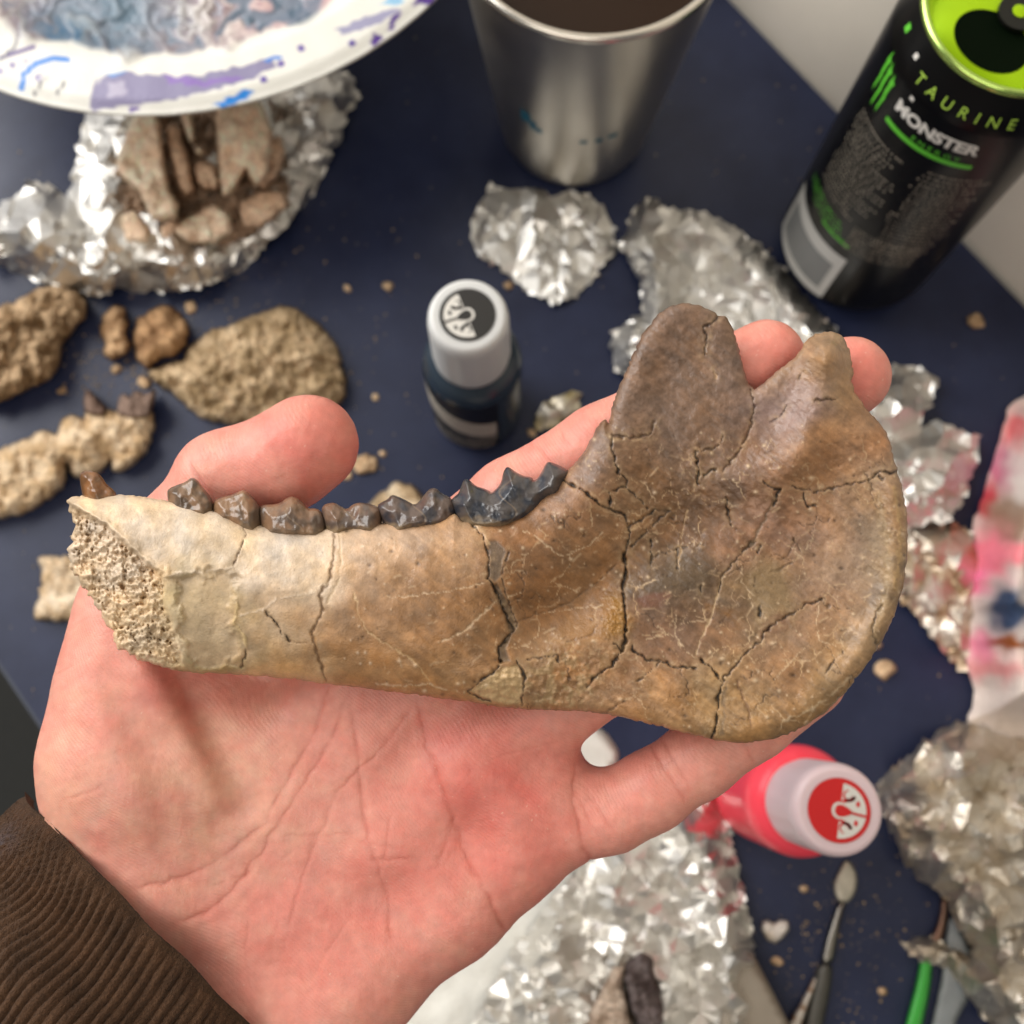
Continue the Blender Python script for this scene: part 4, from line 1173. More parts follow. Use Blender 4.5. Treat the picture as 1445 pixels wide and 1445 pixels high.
# ------------------------------------------------------------------ bone rubble
def chunk(name, poly, z0, hmax, seed, c1, c2, sp=2.6, w=30, rough=1.0, grain=0.0, parent=None, rag=3.0, mat=None, pit=0.0, tilt=(0, 0)):
    P = np.array(poly, float); mx, my = P.mean(0)

    def hf(x, y, d):
        t = np.clip(d / w, 0, 1)
        base = np.sqrt(np.clip(1 - (1 - t) ** 2, 0, 1))
        h = hmax * base * (0.80 + 0.22 * perlin(x / 55, y / 55, seed) + tilt[0] * (x - mx) / 100 + tilt[1] * (y - my) / 100)
        h = h + rough * (0.0015 * fbm(x / 17, y / 17, seed + 2, 3) + 0.0008 * fbm(x / 6, y / 6, seed + 12, 3)) * sstep(0, 8, d)
        w1, w2, wi = worley(x / 30 + .3 * perlin(x / 20, y / 20, seed + 21), y / 34, seed + 20)
        h = h + 0.0046 * np.minimum(1, hmax / .014) * (np.where(wi > .5, 1, -1) * (w1 - .4)) * sstep(0, .2, w2 - w1) * sstep(0, 8, d)
        if grain: h = h + grain * 0.0012 * fbm(x / 9, y / 50, seed + 5, 3) * sstep(0, 8, d)
        if pit:
            f1, f2, ci = worley(x / 9, y / 9, seed + 8)
            h = h - pit * 0.0022 * sstep(0.45, 0.1, f1) * ci * sstep(0, 8, d) + pit * .0009 * np.abs(perlin(x / 6, y / 6, seed + 9)) * sstep(0, 6, d)
        return z0 + np.maximum(h, 0.0002 * (d > 0))

    def hb(x, y, d):
        return z0 + 0 * x
    V, Fq, px, py, d, isf = relief(ragged(poly, 6, rag, seed), TP, hf, hb, sp)
    k = np.clip(0.5 + 0.9 * fbm(px / 26, py / 26, seed + 3, 4), 0, 1)[:, None]
    c = lin(c1) * (1 - k) + lin(c2) * k
    c = 1.40 * np.array([1, 1.03, 1.19]) * c * (1 + 0.32 * fbm(px / 6, py / 6, seed + 4, 3))[:, None]
    return put(name, V, Fq, mat or M_ROCK, parent=parent, col=c)


GB = "tan bone pieces in the foil wrap"
TAN, TAND, BRN = (232, 203, 168), (214, 182, 146), (186, 154, 120)
NESTB = [
    ("bone_fragment", "broad flat tan bone slab against the foil wrap's inner side", [(163, 228), (176, 195), (192, 150), (222, 150), (230, 190), (234, 232), (240, 268), (254, 286), (250, 308), (215, 312), (196, 272), (168, 246)], .022, .020, TAN, TAND),
    ("bone_fragment", "narrow bone splinter beside the broad flat slab", [(230, 182), (244, 172), (256, 184), (268, 228), (276, 268), (262, 282), (246, 252)], .018, .016, TAND, BRN),
    ("bone_fragment", "thin pale bone stick poking out under the plate rim", [(246, 130), (268, 130), (276, 198), (289, 213), (279, 221), (264, 194)], .030, .010, TAN, TAND),
    ("bone_fragment", "longest tan bone shaft running under the plate rim", [(300, 130), (345, 118), (372, 150), (386, 190), (380, 248), (362, 266), (346, 242), (330, 272), (314, 280), (307, 230)], .026, .020, (232, 202, 166), (214, 180, 144)),
    ("bone_fragment", "square bone lump wedged between stick and shaft", [(269, 232), (285, 222), (307, 232), (311, 266), (290, 271), (276, 258)], .016, .012, TAND, BRN),
    ("bone_fragment", "curved bone piece leaning on the long shaft's right side", [(372, 200), (396, 190), (404, 218), (392, 250), (372, 268), (362, 262)], .018, .014, TAND, BRN),
    ("bone_fragment", "rounded bone lump at the front of the foil wrap", [(240, 322), (268, 302), (300, 285), (324, 298), (332, 328), (304, 346), (262, 342)], .014, .014, (230, 202, 168), TAND),
    ("bone_fragment", "small bone chip below the broad flat slab", [(168, 304), (190, 292), (214, 322), (210, 345), (176, 342)], .012, .010, (226, 196, 160), TAND),
    ("bone_fragment", "brown bone lump near the wrap's right edge", [(334, 284), (368, 266), (398, 268), (412, 288), (372, 322), (342, 322)], .012, .012, (222, 190, 154), BRN),
    ("bone_fragment", "small bone cube between the chip and the rounded lump", [(222, 318), (246, 306), (256, 318), (246, 338), (226, 340)], .012, .009, TAND, BRN),
]
o = chunk("bone_rubble", [(150, 200), (165, 130), (240, 100), (350, 100), (400, 150), (412, 220), (408, 285), (380, 325), (320, 350), (240, 350), (175, 350), (160, 300)], .008, .008, 1100, (170, 142, 112), (110, 90, 70), w=20, rough=2.2, pit=1.0, sp=3.0)
tag(o, "broken brown bone rubble filling the foil wrap between larger pieces", "rubble", GB)
for i, (n, lab, poly, z0, hm, c1, c2) in enumerate(NESTB):
    o = chunk(n, poly, z0, hm, 1000 + 13 * i, c1, c2, w=9, rough=0.6, rag=1.4)
    tag(o, lab, "bone", GB)
GR = "fossil pieces on the table"
o = chunk("fossil_fragment", [(-40, 440), (0, 432), (30, 420), (55, 405), (85, 400), (110, 410), (124, 430), (120, 450), (100, 470), (88, 490), (85, 515), (70, 535), (40, 550), (0, 568), (-40, 578)], 0, .018, 1201, (176, 148, 110), (120, 94, 62), w=26, rough=1.9, pit=1.0)
tag(o, "rough pitted brown fossil lump below the foil wrap's left tip", "fossil", GR)
o = chunk("fossil_fragment", [(140, 468), (144, 442), (160, 428), (178, 435), (183, 455), (177, 470), (187, 484), (180, 500), (160, 509), (144, 505), (147, 486)], 0, .011, 1202, (184, 150, 108), (132, 100, 66), w=16, rough=1.0)
tag(o, "small waisted tan fossil bit beside the ball-shaped one", "fossil", GR)
o = chunk("fossil_fragment", [(187, 482), (190, 455), (209, 437), (231, 430), (256, 440), (268, 462), (262, 488), (250, 503), (226, 506), (208, 526), (194, 508)], 0, .016, 1203, (180, 142, 98), (120, 88, 56), w=34, rough=0.7)
tag(o, "ball-shaped tan fossil piece touching the big rough disc", "fossil", GR)
o = chunk("fossil_fragment", [(206, 528), (228, 514), (256, 508), (272, 482), (300, 464), (330, 456), (365, 441), (395, 430), (420, 436), (450, 456), (470, 480), (485, 515), (489, 548), (480, 572), (440, 592), (380, 602), (300, 597), (270, 582), (235, 552)], 0, .016, 1204, (190, 164, 124), (140, 116, 80), w=60, rough=1.5, pit=.7)
tag(o, "large rough sandy disc-shaped fossil behind the thumb", "fossil", GR)
o = root("fossil_fragment", TP(100, 650, 0.0))
tag(o, "pale jaw fragment with broken teeth, left of the thumb", "fossil", GR)
chunk("bone", [(-40, 652), (0, 634), (30, 619), (60, 606), (80, 613), (86, 590), (100, 583), (115, 592), (122, 574), (156, 578), (168, 580), (190, 572), (217, 580), (219, 605), (210, 635), (190, 655), (171, 668), (158, 664), (155, 650), (140, 670), (116, 676), (100, 670), (94, 652),
       (90, 690), (60, 711), (35, 726), (0, 731), (-40, 740)], 0, .014, 1205, (204, 180, 142), (176, 146, 104), w=26, rough=.9, parent=o)
chunk("tooth", [(118, 580), (118, 560), (122, 545), (134, 558), (152, 576), (150, 588), (128, 588)], .004, .010, 1206, (126, 104, 86), (92, 72, 58), w=9, rough=.4, parent=o, rag=1)
chunk("tooth", [(164, 588), (166, 566), (173, 554), (184, 560), (190, 550), (204, 556), (221, 547), (218, 570), (212, 590), (186, 594)], .004, .012, 1207, (130, 108, 90), (90, 72, 58), w=10, rough=.5, parent=o, rag=1, grain=1)
o = chunk("fossil_fragment", [(46, 874), (54, 846), (58, 812), (54, 787), (72, 783), (105, 785), (130, 830), (120, 876), (78, 878)], 0, .008, 1208, (212, 192, 158), (180, 152, 112), w=14, rough=.5)
tag(o, "flat cream bone flake half hidden behind the jaw's spongy broken end", "fossil", GR)
o = chunk("fossil_fragment", [(518, 714), (538, 692), (558, 680), (580, 683), (602, 706), (596, 744), (526, 744)], 0, .012, 1209, (206, 184, 146), (164, 138, 100), w=16, rough=1.0, pit=.5)
tag(o, "pale sandy fossil lump showing behind the jaw's middle teeth", "fossil", GR)
o = chunk("fossil_fragment", [(826, 1475), (832, 1425), (850, 1390), (868, 1362), (884, 1362), (884, 1400), (892, 1440), (912, 1475), (900, 1500), (830, 1500)], .014, .010, 1210, (186, 166, 140), (150, 128, 104), w=14, rough=.5)
tag(o, "cream bone shard standing on the foil under the little finger", "fossil", GR)
o = chunk("fossil_fragment", [(880, 1360), (900, 1340), (920, 1352), (935, 1400), (940, 1440), (925, 1462), (900, 1450), (884, 1410)], .016, .012, 1211, (110, 98, 90), (66, 54, 48), w=14, rough=.8)
tag(o, "dark grey bone shard standing on the foil under the little finger", "fossil", GR)

CRUMBS = [(547, 405, 8, 0), (716, 403, 8, 0), (268, 433, 9, 0), (1378, 453, 13, 0), (1248, 945, 15, 0), (1097, 1357, 9, 0), (514, 655, 17, 0), (490, 671, 8, 0), (490, 407, 6, 0), (165, 520, 8, 0),
          (1238, 912, 7, 0), (1135, 1255, 6, 0), (86, 552, 6, 0), (203, 540, 10, 0), (1245, 1400, 7, 0), (750, 610, 7, 0), (540, 640, 6, 0), (530, 560, 6, 0)]
CRUMB_L = ["tiny tan crumb on bare navy table between sandy disc fossil and black bottle's cap", "tiny tan crumb between black bottle's cap and the flat foil", "small tan crumb above the ball-shaped fossil piece",
           "pale tan crumb on the table beside the black can's shaded foot", "largest cream crumb beside the jaw's rounded rear edge", "brownish crumb just below the heart-shaped chip", "lumpy tan crumb beside the thumb tip",
           "small crumb touching the lumpy one beside the thumb tip", "tiny tan crumb between foil wrap and sandy disc fossil", "small crumb below the waisted fossil bit", "tiny crumb above the largest cream crumb",
           "tiny crumb right under the pink bottle's cap", "tiny crumb between rough lump and pale jaw fragment", "tan crumb between ball-shaped piece and pale jaw fragment", "tiny crumb between steel spatula and green brush",
           "tiny crumb at the yellowed foil scrap", "tiny crumb between thumb tip and black bottle's foot", "tiny crumb between sandy disc fossil and black bottle's body"]
for i, (x, y, r, _) in enumerate(CRUMBS):
    rg = np.random.RandomState(i + 40)
    a = np.arange(9) * 2 * np.pi / 9
    rr = r * (0.75 + 0.5 * rg.rand(9))
    poly = [(x + rr[k] * math.cos(a[k]) * 1.1, y + rr[k] * math.sin(a[k])) for k in range(9)]
    o = chunk("bone_crumb", poly, 0, r * 0.00022, 1300 + i, (206, 176, 134), (160, 128, 90), sp=2.0, w=r * .8, rough=.9, rag=2.0)
    tag(o, CRUMB_L[i], "crumb", "loose bone crumbs on the tabletop")
o = chunk("bone_chip", [(1072, 1310), (1076, 1299), (1086, 1298), (1092, 1303), (1100, 1298), (1112, 1300), (1114, 1310), (1106, 1322), (1094, 1331), (1082, 1327)], 0, .004, 1340, (206, 196, 176), (180, 166, 140), sp=2, w=8, rough=.3, rag=1)
tag(o, "heart-shaped cream bone chip between foil and steel spatula", "bone chip")
# dust and grit: nobody could count it
rg = np.random.RandomState(9)
Vd, Fd = [], []
for k in range(2600):
    if k < 900:
        x, y = rg.rand() * 1445, rg.rand() * 1445
    elif k < 1600:
        x, y = 330 + rg.randn() * 170, 480 + rg.randn() * 110
    elif k < 2100:
        x, y = 180 + rg.randn() * 60, 515 + rg.randn() * 24
    else:
        x, y = 1180 + rg.randn() * 70, 1320 + rg.randn() * 80
    p = TP(x, y, 0.0)
    if not (w_l + .004 < p[:2] @ e_nrm < w_r - .004): continue
    r = 0.00012 + 0.00055 * rg.rand() ** 4
    q = rg.randn(6, 3) * 0.15
    oc = np.array([[1, 0, 0], [-1, 0, 0], [0, 1, 0], [0, -1, 0], [0, 0, .8], [0, 0, -.3]]) + q
    b = 6 * len(Vd)
    Vd.append(oc * r + p + np.array([0, 0, r * .4]))
    for f in ((0, 2, 4), (2, 1, 4), (1, 3, 4), (3, 0, 4), (2, 0, 5), (1, 2, 5), (3, 1, 5), (0, 3, 5)):
        Fd.append([b + q_ for q_ in f])
Vd = np.concatenate(Vd)
cd = np.repeat(lin((196, 170, 132)) * (0.6 + 0.5 * rg.rand(len(Vd) // 6, 1)), 6, 0)
o = put("bone_dust", Vd, np.array(Fd), M_ROCK, smooth=False, col=cd, origin=(0, 0.1, 0))
tag(o, "fine tan bone dust and grit over the tabletop", "dust", kind="stuff")

# ------------------------------------------------------------------ paper, card, tissue
def flat(name, poly, z0, thick, mat, sp=8, amp=.0006, seed=1, parent=None, col=None):
    def hf(x, y, d): return z0 + thick + amp * (fbm(x / 60, y / 60, seed, 2) + .8) * sstep(0, 10, d)
    def hb(x, y, d): return z0 + 0 * x
    V, Fq, px, py, d, isf = relief(poly, TP, hf, hb, sp)
    return put(name, V, Fq, mat, parent=parent, col=col(px, py) if col else None)


o = flat("paper_sheet", [(800, 1000), (856, 1034), (874, 1061), (860, 1150), (800, 1290), (742, 1400), (742, 1520), (430, 1520), (520, 1400), (640, 1200)], 0.0003, .0003, M_PAPER, amp=.0012)
tag(o, "white paper sheet on the table beneath the hand", "paper")
o = flat("card_piece", [(1040, 1345), (1050, 1335), (1066, 1352), (1090, 1398), (1114, 1446), (1130, 1520), (1010, 1520), (1015, 1440)], 0.0125, .0006, M_CARD, amp=.0012)
tag(o, "grey card corner lying on the crumpled foil", "card")


def tissue():
    poly = [(1520, 520), (1445, 556), (1422, 578), (1410, 622), (1392, 680), (1373, 740), (1365, 800), (1357, 850), (1363, 930), (1376, 985), (1362, 1018), (1400, 1034), (1445, 1050), (1520, 1068)]

    def hf(x, y, d):
        return 0.004 + 0.050 * sstep(0, 75, d) + 0.004 * crumple(x, y, 55, n=8, lo=40, hi=160) * sstep(0, 12, d)
    V, Fq, px, py, d, isf = relief(ragged(poly, 10, 3, 5), TP, hf, lambda x, y, d: 0.0006 + 0 * x, 3.5)
    c = np.tile(lin((226, 212, 202)), (len(px), 1))
    wx = px + 10 * perlin(px / 22, py / 22, 56); wy = py + 10 * perlin(px / 22, py / 22, 57)
    for (x, y, rx, ry, colr, s) in [(1432, 612, 22, 30, (236, 110, 112), 1), (1412, 660, 24, 28, (196, 96, 130), .9), (1388, 706, 20, 24, (206, 60, 80), 1), (1425, 735, 34, 34, (140, 108, 82), .9), (1396, 782, 30, 32, (246, 128, 146), 1),
                                     (1372, 820, 20, 22, (244, 122, 160), 1), (1436, 780, 20, 16, (240, 130, 140), .9), (1425, 862, 32, 34, (52, 66, 92), 1.3), (1418, 908, 34, 9, (150, 84, 40), 1), (1384, 916, 18, 22, (244, 140, 170), .9),
                                     (1400, 942, 40, 16, (232, 140, 140), .8), (1440, 660, 20, 40, (236, 226, 218), .6)]:
        k = np.clip(gauss(wx, wy, x, y, rx, ry, 0) * 1.5, 0, 1)[:, None] * min(s, 1)
        c = c * (1 - k) + lin(colr) * k
    return put("stained_tissue", V, Fq, M_TISSUE, col=c)


tag(tissue(), "white tissue blotched with pink and dark blue paint at the table's side", "tissue")

# ------------------------------------------------------------------ paper plate of mixed paint
PZ, PC, PRAD = 0.085, np.array([-0.1352, 0.3598]), 0.1405


def make_plate():
    o = root("paper_plate", (PC[0], PC[1], PZ - 0.017))
    tag(o, "white paper plate with blue and purple print, smeared with mixed grey paint", "plate")
    na = 720
    rr = np.concatenate([np.linspace(0.001, 0.118, 190), np.linspace(0.1186, PRAD, 46)])
    ang = np.arange(na) * 2 * np.pi / na
    R, A_ = np.meshgrid(rr, ang, indexing='ij')
    X = PC[0] + R * np.cos(A_); Y = PC[1] + R * np.sin(A_)
    Z = PZ - 0.016 * (1 - sstep(0.096, 0.122, R)) - 0.0015 * sstep(PRAD - .006, PRAD, R) + 0.00006 * np.sin(A_ * 60) * sstep(.10, .12, R)
    px, py = to_px(np.stack([X, Y, Z], -1))
    # paint
    mud = sstep(0.0, 1.0, (0.1185 - R + 0.006 * perlin(np.cos(A_) * 9, np.sin(A_) * 9, 800)) / 0.006)
    u = (px * 0.9 + py * 0.35); v = (-px * 0.35 + py * 0.9)
    wx = u + 55 * fbm(px / 60, py / 60, 801, 3); wy = v + 55 * fbm(px / 60, py / 60, 802, 3)
    s1 = fbm(wx / 60, wy / 120, 803, 3)
    s2 = fbm(wx / 26, wy / 130, 804, 2)
    Z = Z + mud * (0.0011 * np.abs(s2) + 0.0016 * sstep(-.4, .6, s1) + .0004 * fbm(wx / 12, wy / 60, 805, 2))
    c = np.tile(lin((222, 221, 214)), R.shape + (1,))
    pal = [(140, 140, 152), (184, 174, 170), (104, 114, 130), (150, 130, 134), (70, 90, 108), (214, 206, 200)]
    pc = np.zeros(R.shape + (3,)); q = (np.clip(s1 * .55 + .5 + .32 * s2, 0, .999)) * len(pal)
    qi = q.astype(int)
    cp = np.array([lin(x) for x in (pal[4], pal[2], pal[0], pal[3], pal[1], pal[5])])
    fr = sstep(.3, .7, q - qi)[..., None]
    pc = cp[qi] * (1 - fr) + cp[np.minimum(qi + 1, len(pal) - 1)] * fr
    blue = np.clip(gauss(px, py, 150, 20, 110, 75) * 1.3, 0, 1)[..., None]
    bl = lin((86, 112, 130)) * (1 + .6 * s2)[..., None]
    pc = pc * (1 - .75 * blue) + bl * .75 * blue
    dkb = (np.clip(gauss(px, py, 105, 62, 60, 22, 30) * 1.4, 0, 1) * sstep(-.2, .3, s2))[..., None]
    pc = pc * (1 - dkb) + lin((52, 96, 128)) * dkb
    pk = (np.clip(gauss(px, py, 430, 20, 90, 40) * 1.2, 0, 1) * sstep(.0, .5, s1 + .2))[..., None] * .6
    pc = pc * (1 - pk) + lin((222, 170, 168)) * pk
    c = c * (1 - mud[..., None]) + np.clip(pc, 0, 1) * mud[..., None]
    # printed and smeared rim

    def dab(m, colr, s=1.0):
        nonlocal c
        m = np.clip(m, 0, 1)[..., None] * s * (1 - .7 * mud[..., None])
        c = c * (1 - m) + lin(colr) * m
    wpx = px + 5 * perlin(px / 14, py / 14, 820); wpy = py + 5 * perlin(px / 14, py / 14, 821)

    def blob(poly):
        d, _, _ = seg_dist(wpx, wpy, poly, True)
        return np.where(inside(wpx, wpy, poly), sstep(0, 2.5, d), 0)

    def line(pts, w):
        d, _, _ = seg_dist(px, py, pts)
        return sstep(w + 1.2, w - 1.2, d)
    dab(blob([(128, 120), (150, 103), (185, 100), (260, 108), (330, 95), (385, 78), (392, 95), (350, 115), (300, 130), (240, 142), (190, 150), (128, 158)]), (128, 122, 156))
    dab(blob([(225, 105), (290, 112), (340, 104), (350, 112), (300, 122), (240, 118)]), (128, 92, 176), .8)
    dab(blob([(155, 115), (175, 112), (180, 132), (150, 140)]), (186, 180, 200), .7)
    dab(line([(30, 125), (34, 105), (50, 90), (75, 82), (95, 84)], 4), (36, 122, 206))
    dab(blob([(296, 152), (318, 138), (345, 125), (362, 128), (350, 140), (325, 150)]), (26, 128, 214))
    dab(blob([(140, 108), (155, 100), (190, 100), (175, 106)]), (40, 128, 206)); dab(blob([(365, 85), (395, 74), (402, 80), (380, 92)]), (44, 120, 206))
    dab(line([(0, 82), (20, 75), (48, 66)], 3), (74, 44, 124)); dab(line([(0, 85), (18, 68), (30, 45), (24, 25), (0, 10)], 2), (82, 78, 92))
    for (x, y, r) in [(18, 92, 4), (36, 86, 2), (0, 100, 4), (55, 110, 5), (497, 61, 5), (372, 112, 5), (396, 90, 5), (425, 68, 5)]:
        dab(sstep(r + 1, r - 1, np.hypot(px - x, py - y)), (78, 50, 150))
    dab(sstep(3, 2, np.hypot(px - 55, py - 110)), (232, 230, 232)); dab(line([(48, 134), (56, 120), (64, 110)], 1.6), (70, 66, 78)); dab(line([(79, 133), (92, 116)], 1.8), (70, 66, 78))
    dab(blob([(180, 158), (182, 150), (195, 149), (198, 158)]), (84, 50, 150))
    dab(blob([(520, 68), (527, 40), (542, 52), (545, 58)]), (78, 40, 140)); dab(blob([(545, 45), (550, 25), (565, 15), (558, 38)]), (78, 40, 140)); dab(blob([(580, 10), (590, -10), (620, -20), (610, 5)]), (78, 40, 140))
    dab(blob([(470, 40), (520, 22), (560, 8), (565, 18), (520, 40), (485, 52)]), (136, 134, 170), .9); dab(blob([(530, 5), (560, -8), (575, 0), (550, 8)]), (104, 176, 220), .8)
    nr = len(rr)
    V = np.stack([X, Y, Z], -1).reshape(-1, 3)
    I, J = np.meshgrid(np.arange(nr - 1), np.arange(na), indexing='ij')
    J2 = (J + 1) % na
    Q = np.stack([I * na + J, (I + 1) * na + J, (I + 1) * na + J2, I * na + J2], -1).reshape(-1, 4)
    cv = c.reshape(-1, 3)
    # underside
    under = V.copy(); under[:, 2] -= 0.0012 + 0.0014 * np.repeat((rr < .118), na)
    Vp = np.concatenate([V, under]); n0 = len(V)
    edge = np.stack([(nr - 1) * na + np.arange(na), n0 + (nr - 1) * na + np.arange(na), n0 + (nr - 1) * na + (np.arange(na) + 1) % na, (nr - 1) * na + (np.arange(na) + 1) % na], 1)
    # split paint pool and plate so each is its own part
    pool_rows = np.searchsorted(rr, 0.1165)
    qrow = I.reshape(-1)
    pool = qrow < pool_rows
    put("paint_pool", V, Q[pool], M_PLATE, parent=o, col=cv)
    rest = np.concatenate([Q[~pool], Q[:, ::-1] + n0, edge])
    put("plate", Vp, rest, M_PLATE, parent=o, col=np.concatenate([cv, np.tile(lin((236, 234, 228)), (n0, 1))]))


make_plate()

# ------------------------------------------------------------------ steel cup
cc = TP(809, 180, 0)
o = root("steel_cup", (cc[0], cc[1], 0))
tag(o, "brushed stainless steel cup of dark liquid behind the flat foil", "cup")
prof = [(.020, .0006), (.0285, .0006), (.0312, .003), (.033, .008)] + [(.033 + .0155 * t, .008 + .114 * t) for t in np.linspace(.04, 1, 24)]
for zb in (.076, .084):
    pass
outer = []
for r, z in prof:
    g = .00035 * math.exp(-((z - .101) / .0012) ** 2) + .0003 * math.exp(-((z - .086) / .001) ** 2)
    outer.append((r + g, z))
V, Fq = lathe(outer, cc[0], cc[1], 128, cap1=False)
put("cup_wall", V, Fq, M_STEEL, parent=o)
inner = [(.0470, .1222), (.0455, .11), (.0440, .096), (.036, .03)]
V, Fq = lathe(inner, cc[0], cc[1], 128, cap0=False, cap1=False)
put("cup_inside", V, Fq, M_STEEL, parent=o)
a = np.linspace(0, 2 * np.pi, 17)
ring = [(.0480 + .0016 * math.cos(t), .1225 + .0016 * math.sin(t)) for t in a]
V, Fq = lathe(ring, cc[0], cc[1], 128, cap0=False, cap1=False)
put("cup_rim", V, Fq, M_RIM, parent=o)
V, Fq = lathe([(.0005, .106), (.0447, .106)], cc[0], cc[1], 96, cap0=False, cap1=False)
put("liquid", V, Fq, M_DARK, parent=o)
M_FADE = pmat("faded_teal_print", (30, 104, 128), rough=0.4, metal=0.3, vary=0.2, vscale=400)


def cyl_patch(cx, cy, rfun, a0, a1, z0, z1, na=10, nz=4, off=0.00015):
    """thin curved patch on a turned wall"""
    aa = np.linspace(a0, a1, na); zz = np.linspace(z0, z1, nz)
    A_, Z_ = np.meshgrid(aa, zz, indexing='ij')
    R_ = rfun(Z_) + off
    V = np.stack([cx + R_ * np.cos(A_), cy + R_ * np.sin(A_), Z_], -1).reshape(-1, 3)
    I, J = np.meshgrid(np.arange(na - 1), np.arange(nz - 1), indexing='ij')
    Q = np.stack([I * nz + J, (I + 1) * nz + J, (I + 1) * nz + J + 1, I * nz + J + 1], -1).reshape(-1, 4)
    return V, Q


cup_r = lambda z: .033 + .0155 * (z - .008) / .114
ca = math.atan2(-cc[1], -cc[0])
for (a_, z_, da, dz) in ((-.50, .0575, .055, .004), (-.42, .0535, .04, .0035), (-.35, .0515, .03, .002), (.42, .051, .05, .0014), (.28, .0495, .04, .0014), (.12, .049, .04, .0012)):
    V, Q = cyl_patch(cc[0], cc[1], cup_r, ca + a_ - da, ca + a_ + da, z_ - dz, z_ + dz, 8, 3, .0002)
    put("faded_print", V, Q, M_FADE, parent=o)


def rod(p0, p1, r0, r1, seg=16, n=2):
    p0, p1 = np.array(p0, float), np.array(p1, float)
    ax = p1 - p0; ax /= np.linalg.norm(ax)
    s = np.cross(ax, [0, 0, 1.0] if abs(ax[2]) < .9 else [1.0, 0, 0]); s /= np.linalg.norm(s); t = np.cross(ax, s)
    a = np.arange(seg) * 2 * np.pi / seg
    V = []
    for k in range(n):
        f = k / (n - 1); r = r0 + (r1 - r0) * f
        V.append(p0 + (p1 - p0) * f + r * (np.cos(a)[:, None] * s + np.sin(a)[:, None] * t))
    V = np.concatenate(V + [[p0], [p1]])
    k = np.arange(seg); k2 = (k + 1) % seg
    Q = np.concatenate([np.stack([i * seg + k, i * seg + k2, (i + 1) * seg + k2, (i + 1) * seg + k], 1) for i in range(n - 1)])
    T = np.concatenate([np.stack([k2, k, np.full(seg, n * seg)], 1), np.stack([(n - 1) * seg + k, (n - 1) * seg + k2, np.full(seg, n * seg + 1)], 1)])
    return V, [Q, T]


pb = TP(905, 2, .10)
V, Fq = rod((pb[0], pb[1] + .004, .06), (pb[0] + .014, pb[1] + .040, .150), .0026, .0034, 20, 4)
o2 = put("paintbrush", V, Fq, M_BLUE)
V2, Fq2 = rod((pb[0] - .034, pb[1] + .012, .06), (pb[0] - .052, pb[1] + .050, .150), .0024, .0032, 20, 4)
o3 = put("paintbrush", V2, Fq2, pmat("brown_handle", (92, 54, 26), rough=.4))
tag(o3, "brown brush handle standing in the steel cup", "paintbrush")
tag(o2, "dark blue brush handle standing in the steel cup", "paintbrush")

# ------------------------------------------------------------------ energy drink can
KX, KY, KR = .1496, .2074, .033
KA = math.atan2(-KY, -KX)
can = root("drink_can", (KX, KY, 0))
tag(can, "tall black drink can with lime green lid, open, green and white print", "drink can")
cprof = [(.020, .003), (.0232, .0004), (.0250, .0008), (.0300, .006), (.0325, .0105), (.033, .014)] + [(.033, z) for z in np.linspace(.02, .138, 16)] + \
        [(.0329, .1390), (.0324, .1415), (.0314, .1445), (.0302, .1475), (.0290, .1505), (.0284, .1520)]
V, Fq = lathe(cprof, KX, KY, 128, cap1=False)
put("can_body", V, Fq, M_CAN, parent=can)


def can_r(z):
    return np.interp(z, [p[1] for p in cprof[5:]], [p[0] for p in cprof[5:]])


a = np.linspace(0, 2 * np.pi, 17)
V, Fq = lathe([(.0284 + .0011 * math.cos(t), .1532 + .0014 * math.sin(t)) for t in a], KX, KY, 128, cap0=False, cap1=False)
put("lid_rim", V, Fq, M_LIME_RIM, parent=can)
V, Fq = lathe([(.0276, .1532), (.0264, .1496), (.0250, .1478), (.0236, .1478), (.0228, .1486), (.0006, .1486)], KX, KY, 128, cap0=False)
Fq = [Fq[0][:, ::-1]] + [f[:, ::-1] for f in Fq[1:]]
put("lid", V, Fq, M_LIME, parent=can)
# flat disc painted dark for the hole's shade, and pull tab; the mouth lies on the side facing the jaw
ux, uy = math.cos(KA - .15), math.sin(KA - .15); vx, vy = -uy, ux


def disc_patch(cx, cy, z, rx, ry, dirx, diry, n=40, dome=0.0):
    a = np.arange(n) * 2 * np.pi / n
    x = cx + dirx * rx * np.cos(a) - diry * ry * np.sin(a); y = cy + diry * rx * np.cos(a) + dirx * ry * np.sin(a)
    V = np.concatenate([np.stack([x, y, np.full(n, z)], 1), [[cx, cy, z + dome]]])
    k = np.arange(n)
    return V, np.stack([k, (k + 1) % n, np.full(n, n)], 1)


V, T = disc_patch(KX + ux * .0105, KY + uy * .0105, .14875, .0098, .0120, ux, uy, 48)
put("mouth_dark_disc", V, T, M_MOUTH_DARK, parent=can)
mo = [(.0108 + .0007 * math.cos(t), .0006 * math.sin(t)) for t in a]


def slab(outline, z0, z1, cx, cy, dx, dy):
    """extruded outline: local (s,t) along (dx,dy) and its left normal"""
    n = len(outline)
    P = np.array([(cx + s * dx - t * dy, cy + s * dy + t * dx) for s, t in outline])
    V = np.concatenate([np.c_[P, np.full(n, z0)], np.c_[P, np.full(n, z1)], [[P[:, 0].mean(), P[:, 1].mean(), z0]], [[P[:, 0].mean(), P[:, 1].mean(), z1]]])
    k = np.arange(n); k2 = (k + 1) % n
    Q = np.stack([k, k2, n + k2, n + k], 1)
    T = np.concatenate([np.stack([k2, k, np.full(n, 2 * n)], 1), np.stack([n + k, n + k2, np.full(n, 2 * n + 1)], 1)])
    return V, [Q, T]


